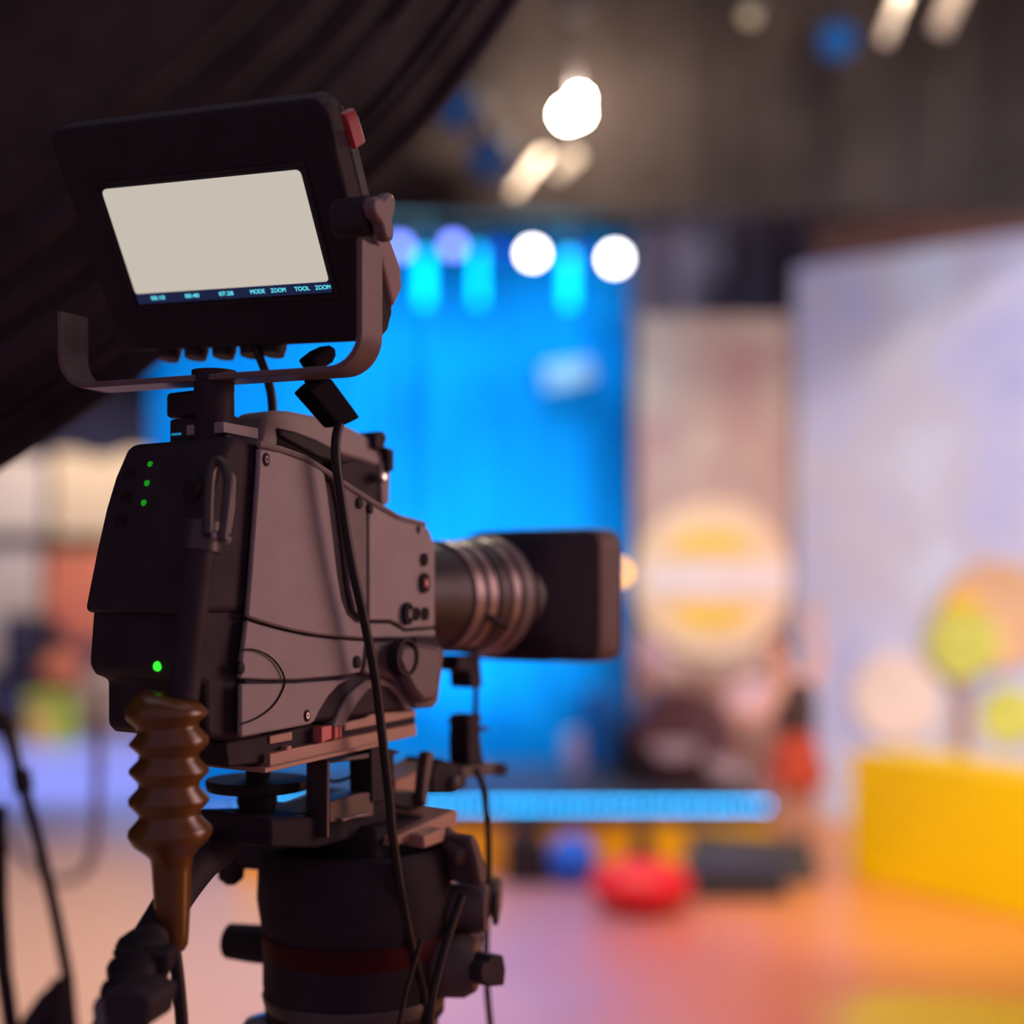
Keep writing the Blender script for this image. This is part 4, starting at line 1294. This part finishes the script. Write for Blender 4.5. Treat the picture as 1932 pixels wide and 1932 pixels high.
YW, YT = 0.038, 0.0055
outer = [(108, 588), (108, 660), (111, 690), (122, 712), (150, 724)]
xa = Yo(108, 588).x; xb = Yo(683, 445).x
zl = Yo(108, 588).z; zr = Yo(683, 450).z; zbot = Yo(403, 716).z
path = []
R0 = 0.034
path.append((xa, zl))
for k in range(9):
    a = PI + (PI / 2) * k / 8
    path.append((xa + R0 + R0 * math.cos(a), zbot + R0 + R0 * math.sin(a)))
for k in range(9):
    a = 1.5 * PI + (PI / 2) * k / 8
    path.append((xb - R0 + R0 * math.cos(a), zbot + R0 + R0 * math.sin(a)))
path.append((xb, zr))
v, f = [], []
np_ = len(path)
for i, (x, z) in enumerate(path):
    a = Vector(path[max(i - 1, 0)]); c = Vector(path[min(i + 1, np_ - 1)])
    tdir = (c - a).normalized()
    nn = Vector((-tdir.y, tdir.x))           # points inward (left of travel)
    xi, zi = x + nn.x * YT, z + nn.y * YT
    v += [(x, -YW / 2, z), (x, YW / 2, z), (xi, YW / 2, zi), (xi, -YW / 2, zi)]
for i in range(np_ - 1):
    a, c = 4 * i, 4 * (i + 1)
    for k in range(4):
        k2 = (k + 1) % 4
        f.append((a + k, a + k2, c + k2, c + k))
f += [(3, 2, 1, 0), tuple(4 * (np_ - 1) + k for k in range(4))]
inv = F_MON.inverted() @ F_YO


def to_mon(mb):
    mb.v = [inv @ p for p in mb.v]
    return mb


part('yoke', to_mon(MB().add(v, f)), M['yoke'], mon, 0.0008, 'curved flat yoke bar')
part('yoke_pivot', to_mon(MB().lathe([(0, 0.0185), (0.010, 0.0185)], (0, 0, zbot - 0.0075), (0, 0, 1), 24)), M['black'], mon)
# wing knob on the right arm
kc = Yo(712, 405, 0.0)
mb = MB().lathe([(-0.03, 0.017), (0.002, 0.018), (0.004, 0.016)], (xb - 0.004, 0.0, kc.z), (1, 0, 0), 20)
kn_ = part('pivot_drum', to_mon(mb), M['black'], mon, 0.001)
lob = []
for k in range(36):
    a = 2 * PI * k / 36
    r = 0.0185 + 0.0055 * math.cos(3 * (a - 0.9))
    lob.append(Vector((xb + 0.002, r * math.cos(a), kc.z + r * math.sin(a))))
part('wing_knob', to_mon(MB().prism(lob, (0.012, 0, 0))), M['yoke'], mon, 0.003, 'three-lobed brown tilt knob')

# ------------------------------------------------------------------ tripod head
HC = Vector((-0.075, 0, 0))
hu = 0.205
HC.y = hit(F_CAM, 0, HC.x, 670, 1700).y
hz = lambda py: hit(F_CAM, 1, HC.y, 670, py).z
head = thing('fluid_head_assembly', 'black fluid tripod head with knobs under the camera', 'tripod head', F_CAM, (HC.x, HC.y, hz(1905)))
rpx = 1.0 / FPX * (F_CAM @ HC).y
pr = [(1905, 168), (1860, 170), (1850, 172), (1745, 172), (1735, 176), (1690, 183), (1640, 181), (1600, 178), (1590, 170)]
part('body', MB().lathe([(hz(y) - hz(1905), r * rpx) for y, r in pr], (HC.x, HC.y, hz(1905)), (0, 0, 1), 48), M['blackm'], head)
part('base_ring', MB().lathe([(0, 166 * rpx), (hz(1868) - hz(1900), 174 * rpx), (hz(1868) - hz(1900) + 0.003, 172 * rpx)], (HC.x, HC.y, hz(1900)), (0, 0, 1), 48), M['dkmetal'], head)
part('red_band', MB().lathe([(0, 172.5 * rpx), (0.002, 173.2 * rpx), (hz(1752) - hz(1792), 175.5 * rpx), (hz(1752) - hz(1792) + 0.001, 174 * rpx)], (HC.x, HC.y, hz(1792)), (0, 0, 1), 48), mat('dark_red_band', (0.045, 0.004, 0.006), 0.6, 0, 0.1, spec=0.15), head)
# upper cradle block
q = R(492, 1535, HC.y - 0.055)
q2 = R(600, 1650, HC.y - 0.055)
part('cradle', MB().box(q.x, 0.0, HC.y - 0.055, HC.y + 0.075, hz(1610), hz(1535)), M['blackm'], head, 0.006)
part('tilt_plate', MB().prism(side_poly([(510, 1545), (640, 1540), (700, 1520), (745, 1498), (752, 1560), (600, 1600), (510, 1600)], -0.02), (-0.1, 0, 0)), M['blackm'], head, 0.003)


def hpanel(name, pts, w, th, matl, bevel=0.001, label=None):
    return part(name, MB().prism(side_poly(pts, w), (-th, 0, 0)), matl, head, bevel, label)


# posts between rail and head
hpanel('support_post', [(617, 1436), (623, 1434), (622, 1580), (616, 1582)], -0.010, 0.028, M['dkmetal'])
hpanel('support_post', [(700, 1412), (724, 1406), (726, 1510), (702, 1515)], -0.010, 0.03, M['black'])
hpanel('support_beam', [(623, 1436), (706, 1418), (706, 1428), (690, 1432), (623, 1440)], -0.012, 0.03, M['dkmetal'])
hpanel('side_rail', [(622, 1512), (680, 1496), (705, 1494), (705, 1540), (622, 1553)], -0.012, 0.03, M['dkmetal'])
hpanel('steel_edge', [(644, 1545), (696, 1533), (700, 1536), (648, 1551)], -0.006, 0.01, M['ring'])
# balance disc, its knob
dc = R(487, 1478, S(560, 1470, -0.06).y - 0.02)
part('balance_disc', MB().lathe([(-0.006, 0.050), (0.0, 0.0515), (0.005, 0.051)], (dc.x, dc.y, dc.z), (0, 0, 1), 36), M['rubber'], head, 0.0008)
part('disc_stem', MB().lathe([(-0.03, 0.012), (0.03, 0.012)], (dc.x, dc.y, dc.z), (0, 0, 1), 16), M['black'], head)
c = R(485, 1512, dc.y)
part('disc_knob', MB().lathe([(-0.010, 0.017), (0.0, 0.020), (0.010, 0.019), (0.012, 0.015)], (c.x, c.y, c.z), (0, 0, 1), 20), M['black'], head)
part('knob_seat', MB().box(c.x - 0.02, c.x + 0.05, c.y - 0.02, c.y + 0.05, hz(1560), c.z - 0.008), M['blackm'], head, 0.003)
# stepped plates at the right
hpanel('upper_step', [(742, 1580), (860, 1527), (864, 1531), (856, 1570), (740, 1598)], 0.012, 0.085, M['bronze'], 0.0015)
hpanel('lower_step', [(798, 1577), (838, 1562), (842, 1566), (838, 1588), (800, 1602)], 0.030, 0.07, M['bronze'], 0.002)
hpanel('lock_lever', [(806, 1420), (814, 1417), (821, 1424), (812, 1470), (806, 1520), (800, 1522), (796, 1508), (800, 1460)], -0.010, 0.012, M['knob'], 0.002)
hpanel('lever_hub', [(736, 1500), (800, 1494), (802, 1522), (780, 1530), (742, 1522)], -0.018, 0.03, M['black'], 0.003)
hpanel('small_clamp', [(733, 1412), (752, 1416), (754, 1421), (744, 1424), (744, 1470), (733, 1474)], -0.02, 0.025, M['black'], 0.001)
# knobs at the right side (axes along local x)
hpanel('drag_lever', [(884, 1581), (897, 1575), (905, 1590), (921, 1640), (920, 1665), (912, 1672), (904, 1672), (896, 1630)], 0.052, 0.068, M['knob'], 0.004)
c = S(862, 1604, 0.03)
part('lever_pin', MB().lathe([(-0.03, 0.011), (0.012, 0.011), (0.015, 0.008)], c, (1, -0.3, -0.5), 18), M['knob'], head)
c = S(935, 1700, 0.045)
part('tilt_knob', MB().lathe([(-0.055, 0.016), (-0.045, 0.0245), (-0.006, 0.0265), (0.002, 0.024), (0.004, 0.014)], S(915, 1713, 0.04), (0.81, 0.45, 0), 30), M['knob'], head)
part('knob_ring', MB().lathe([(-0.002, 0.019), (0.002, 0.018), (0.002, 0.015)], S(936, 1712, 0.04), (0.81, 0.45, 0), 30), M['rubber'], head)
part('back_knob', MB().lathe([(-0.04, 0.021), (-0.004, 0.023), (0.003, 0.019)], S(938, 1692, -0.02), (0.81, 0.45, 0), 28), M['knob'], head)
hpanel('side_boss', [(848, 1762), (914, 1760), (910, 1800), (880, 1835), (860, 1830), (846, 1800)], 0.028, 0.06, M['knob'], 0.003)
part('pan_boss', MB().lathe([(-0.07, 0.020), (-0.05, 0.034), (-0.012, 0.033), (0.0, 0.026)], S(900, 1822, 0.045), (0.81, 0.40, 0), 30), M['knob'], head)
hpanel('wing_nut', [(907, 1832), (913, 1816), (921, 1818), (928, 1802), (950, 1802), (955, 1830), (952, 1860), (925, 1862), (908, 1852)], 0.070, 0.028, M['black'], 0.002)
# left knob
c = R(478, 1780, HC.y - 0.03)
part('left_knob', MB().lathe([(-0.034, 0.012), (-0.030, 0.019), (0.0, 0.0205), (0.03, 0.0205)], (c.x, c.y, c.z), (1, 0.25, 0), 28), M['rubber'], head)
# pan handle clamp and handle
cl = R(437, 1605, HC.y - 0.07)
part('handle_clamp', MB().lathe([(-0.045, 0.016), (-0.04, 0.0225), (-0.012, 0.0235), (0.0, 0.018), (0.05, 0.018)], (cl.x, cl.y, cl.z), (1, 0.3, 0), 22), M['black'], head)
part('clamp_knob', MB().lathe([(0, 0.012), (0.012, 0.015), (0.022, 0.011)], R(405, 1568, HC.y - 0.09), (-0.6, -0.4, 0.7), 16), M['black'], head)
part('clamp_foot', MB().lathe([(0, 0.016), (0.02, 0.013), (0.026, 0.006)], R(436, 1622, HC.y - 0.075), (0, 0, -1), 16), M['black'], head)
hp = [P(420, 1600, 1.37), P(385, 1625, 1.33), P(340, 1680, 1.27), P(300, 1745, 1.22), P(268, 1800, 1.18), P(250, 1850, 1.15), P(235, 1900, 1.13), P(222, 1975, 1.11)]
hp = [F_CAM.inverted() @ p for p in smooth_path(hp, 4)]
nh = len(hp)
part('pan_handle', MB().tube(hp[:int(nh * 0.62)], 0.0165, 16), M['black'], head, label='curved black pan handle')
part('handle_grip', MB().tube(hp[int(nh * 0.55):], [0.020 + 0.0035 * math.sin(i * 1.9) for i in range(nh - int(nh * 0.55))], 16), M['rubber'], head)
tape = [F_CAM.inverted() @ P(x, y, 1.15) for x, y in ((206, 1795), (240, 1792), (322, 1798), (318, 1830), (290, 1880), (255, 1890), (218, 1850), (222, 1826))]
part('tape_wrap', MB().prism(tape, F_CAM.inverted().to_3x3() @ Vector((0, 0.03, 0))), M['rubber'], head, 0.004)
ctl = [F_CAM.inverted() @ P(x, y, 1.09) for x, y in ((171, 1898), (176, 1888), (192, 1872), (236, 1868), (262, 1872), (287, 1888), (272, 1945), (182, 1945))]
part('zoom_control', MB().prism(ctl, F_CAM.inverted().to_3x3() @ Vector((0.01, 0.05, 0))), M['black'], head, 0.004, label='zoom control box on the pan handle')
ctl = [F_CAM.inverted() @ P(x, y, 1.088) for x, y in ((173, 1900), (184, 1888), (193, 1884), (202, 1940), (178, 1942))]
part('control_trim', MB().prism(ctl, F_CAM.inverted().to_3x3() @ Vector((0.0, 0.004, 0))), mat('slate_trim', (0.10, 0.11, 0.14), 0.4, 0, 0.1), head, 0.001)

# tripod below the head
tp_ = thing('tripod', 'tripod with silver leg tops carrying the fluid head', 'tripod', F_CAM, (HC.x, HC.y, 0))
zc = hz(1905)
part('bowl', MB().lathe([(zc - 0.12, 0.04), (zc - 0.07, 0.075), (zc - 0.02, 0.088), (zc - 0.001, 0.088)], (HC.x, HC.y, 0), (0, 0, 1), 36), M['dkmetal'], tp_)
for k, an in enumerate((-20, 100, 222)):
    a = math.radians(an)
    dx, dy = math.cos(a), math.sin(a)
    top = Vector((HC.x + dx * 0.088, HC.y + dy * 0.088, zc - 0.035))
    bot = Vector((HC.x + dx * 0.55, HC.y + dy * 0.55, 0.02))
    lg = part('leg', MB().tube([top, top.lerp(bot, 0.55)], 0.019, 12), M['dkmetal'], tp_)
    part('leg_top', MB().lathe([(-0.045, 0.020), (-0.02, 0.034), (0.012, 0.036), (0.028, 0.026), (0.032, 0.010)], top, (0, 0, 1), 20), M['chrome'], lg)
    part('lower_tube', MB().tube([top.lerp(bot, 0.5), bot], 0.013, 10), M['rubber'], lg)
    part('foot', MB().lathe([(0, 0.03), (0.02, 0.028), (0.03, 0.014)], (bot.x, bot.y, 0.0), (0, 0, 1), 14), M['rubber'], lg)

# ------------------------------------------------------------------ lens support under the barrel
lsup = thing('lens_support', 'thin black lens support rod clamped below the barrel', 'lens support', F_CAM, S(895, 1465, -0.05))


def lp(name, pts, w, th, matl, bevel=0.001):
    return part(name, MB().prism(side_poly(pts, w), (-th, 0, 0)), matl, lsup, bevel)


WL = -0.052
lp('saddle', [(862, 1236), (906, 1236), (911, 1292), (906, 1298), (888, 1298), (886, 1268), (860, 1264), (864, 1250)], WL, 0.03, M['black'], 0.002)
part('rod', MB().tube([S(898, 1294, WL - 0.012), S(897, 1352, WL - 0.012)], 0.0032, 10), M['black'], lsup)
lp('clamp_body', [(888, 1348), (906, 1346), (910, 1352), (906, 1366), (908, 1400), (912, 1432), (918, 1440), (884, 1444), (882, 1400), (884, 1372), (880, 1360)], WL + 0.004, 0.028, M['black'], 0.002)
lp('thumb_lever', [(906, 1368), (922, 1372), (926, 1376), (906, 1380)], WL, 0.01, M['black'], 0.001)
lp('cross_bar', [(872, 1446), (948, 1438), (960, 1442), (958, 1464), (905, 1462), (872, 1472)], WL + 0.006, 0.04, M['knob'], 0.002)
lp('cross_bar_end', [(938, 1440), (960, 1442), (958, 1464), (936, 1464)], WL + 0.008, 0.044, M['black'], 0.002)
lp('rail_block', [(830, 1430), (880, 1446), (882, 1486), (858, 1500), (816, 1500), (814, 1456)], WL + 0.004, 0.05, M['black'], 0.003)
c = S(858, 1478, WL + 0.006)
part('rail_screw', MB().lathe([(0, 0.009), (0.004, 0.008), (0.005, 0.004)], c, (1, 0, 0), 14), M['knob'], lsup)
lp('support_arm', [(745, 1470), (795, 1452), (830, 1432), (832, 1460), (815, 1492), (770, 1502), (742, 1505)], WL, 0.05, M['bronze'], 0.003)

# ------------------------------------------------------------------ cables
def cable(name, pts, r, matl, label, cat='cable', frame=F_CAM, seg=10, n=6):
    path_ = smooth_path(pts, n)
    return solo(name, MB().tube(path_, r, seg), matl, label, cat, frame=frame, origin=path_[-1])


wc = [(640, 800), (634, 830), (634, 870), (642, 930), (654, 1010), (668, 1085), (684, 1155), (700, 1235), (711, 1300), (719, 1370), (727, 1440), (735, 1510), (739, 1560), (747, 1620), (760, 1700), (778, 1790), (797, 1865), (806, 1945)]
mcab = thing('monitor_cable', 'black cable with a block hanging down the grey camera side', 'cable', F_CAM, S(806, 1945, 0.02))
part('cable_run', MB().tube(smooth_path([S(x, y, 0.020) for x, y in wc], 5), 0.0046, 10), M['cable'], mcab)
blk = [S(583, 738, 0.012), S(600, 722, 0.012), S(626, 712, 0.012), S(682, 788, 0.012), S(664, 797, 0.012), S(642, 806, 0.012)]
part('ferrite_block', MB().prism(blk, (-0.022, 0, 0)), M['ferrite'], mcab, 0.003, 'square cable block')
plug = [S(x, y, 0.004) for x, y in ((586, 676), (606, 660), (625, 651), (635, 656), (636, 672), (630, 684), (618, 692), (620, 722), (598, 724), (596, 692))]
part('plug', MB().prism(plug, (-0.018, 0, 0)), M['ferrite'], mcab, 0.003)
cable('orange_lit_cable', [S(x, y, 0.062) for x, y in ((872, 1690), (858, 1730), (842, 1780), (828, 1830), (816, 1880), (808, 1950))], 0.0042, M['cable'], 'black cable curving down beside the tilt knob', frame=F_CAM)
cable('thin_cable', [S(x, y, 0.035) for x, y in ((795, 1772), (778, 1830), (764, 1880), (750, 1950))], 0.0024, M['cable'], 'thin grey-edged cable at the foot of the tripod head')
cable('lens_cable', [S(x, y, -0.02) for x, y in ((898, 1452), (910, 1480), (917, 1520), (921, 1580), (921, 1660), (918, 1740), (917, 1820), (920, 1880), (927, 1950))], 0.0038, M['cable'], 'thin black cable falling from the lens support')
cable('handle_cable', [R(x, y, POST.y + 0.09) for x, y in ((478, 645), (489, 672), (500, 700), (510, 735), (514, 765), (514, 790))], 0.0045, M['cable'], 'short black cable between monitor and camera handle')
cable('sag_cable', [R(x, y, POST.y + 0.18) for x, y in ((690, 1435), (675, 1455), (655, 1468), (632, 1474), (610, 1470))], 0.0018, M['cable'], 'very thin black cable sagging under the wedge rail')

# main camera cable: connector, amber bellows boot, cable
FY = lambda px, py, dY: P(px, py, dY)
DB = 1.212
bc = thing('camera_cable', 'camera cable with amber ribbed rubber boot at the camera rear', 'cable', F_WORLD, P(342, 1950, DB))
con = [P(382, 1000, DB + 0.018), P(372, 1080, DB + 0.010), P(360, 1180, DB + 0.004), P(345, 1318, DB)]
part('connector', MB().tube(smooth_path(con, 4), 0.0135, 20), M['black'], bc)
part('connector_collar', MB().tube([P(386, 985, DB + 0.019), P(379, 1040, DB + 0.016)], 0.0165, 20), M['dkmetal'], bc)
part('connector_key', MB().tube([P(400, 1008, DB - 0.010), P(432, 1022, DB - 0.004)], 0.0045, 10), M['chrome'], bc)
cxl = [(1312, 318, 50), (1322, 316, 62), (1340, 315, 78), (1352, 315, 76), (1368, 316, 58), (1378, 317, 58), (1396, 319, 74), (1404, 319, 74), (1422, 319, 56), (1432, 319, 56), (1450, 319, 74), (1458, 319, 74), (1476, 319, 57), (1486, 319, 57), (1506, 319, 75), (1514, 319, 75), (1533, 320, 58), (1542, 320, 58), (1562, 321, 77), (1574, 321, 79), (1590, 322, 70), (1606, 323, 50), (1618, 324, 40), (1640, 324, 37), (1700, 325, 34), (1760, 327, 29), (1784, 328, 26), (1794, 329, 20)]
cpts = [P(x, y, DB) for y, x, r in cxl]
crad = [r / FPX * DB for y, x, r in cxl]
part('bellows_boot', MB().tube(cpts, crad, 32), M['yellow_rubber'], bc, label='amber ribbed rubber boot', sharp=70)
part('cable_run', MB().tube(smooth_path([P(328, 1785, DB), P(334, 1830, DB), P(340, 1890, DB), P(344, 1960, DB), P(346, 2150, DB + 0.01)], 4), 0.0056, 14), M['cable'], bc)

# ------------------------------------------------------------------ blurred stand and cable at lower left
SYD = 2.0
lst = thing('light_stand', 'black blurred stand at the lower left edge', 'stand', F_WORLD, (P(60, 0, SYD).x, SYD, 0))
part('pole', MB().tube([P(14, 1372, SYD), P(34, 1450, SYD), P(66, 1560, SYD), P(104, 1720, SYD), P(128, 1845, SYD), P(140, 1990, SYD)] + [Vector((P(150, 0, SYD).x, SYD, 0.02))], 0.0085, 10), M['black'], lst)
part('collar', MB().tube([P(38, 1452, SYD), P(46, 1494, SYD)], 0.0135, 12), M['black'], lst)
part('brace', MB().tube([P(128, 1845, SYD), P(92, 1890, SYD), P(58, 1945, SYD), P(20, 2010, SYD - 0.02)], [0.009, 0.017, 0.02, 0.02], 10), M['black'], lst)
part('leg', MB().tube([P(-4, 1520, SYD), P(-2, 1700, SYD), P(6, 1830, SYD), P(24, 1960, SYD), Vector((P(60, 0, SYD).x, SYD, 0.02))], 0.012, 10), M['black'], lst)
part('leg', MB().tube([P(118, 1850, SYD), P(110, 1940, SYD), Vector((P(100, 0, SYD).x, SYD - 0.1, 0.02))], 0.016, 10), M['black'], lst)
part('foot', MB().lathe([(0, 0.16), (0.015, 0.155), (0.022, 0.03)], (P(100, 0, SYD).x, SYD, 0.0), (0, 0, 1), 24), M['black'], lst)
part('top_clip', MB().tube([P(14, 1372, SYD), P(-30, 1330, SYD)], 0.016, 10), M['black'], lst)
cable('loop_cable', [P(x, y, 3.3) for x, y in ((186, 1300), (186, 1380), (184, 1480), (180, 1580), (168, 1632), (142, 1656), (112, 1660), (80, 1650), (30, 1600), (-40, 1500))], 0.011, M['grey_cable'], 'grey cable hanging in a loop behind the black stand', frame=F_WORLD)
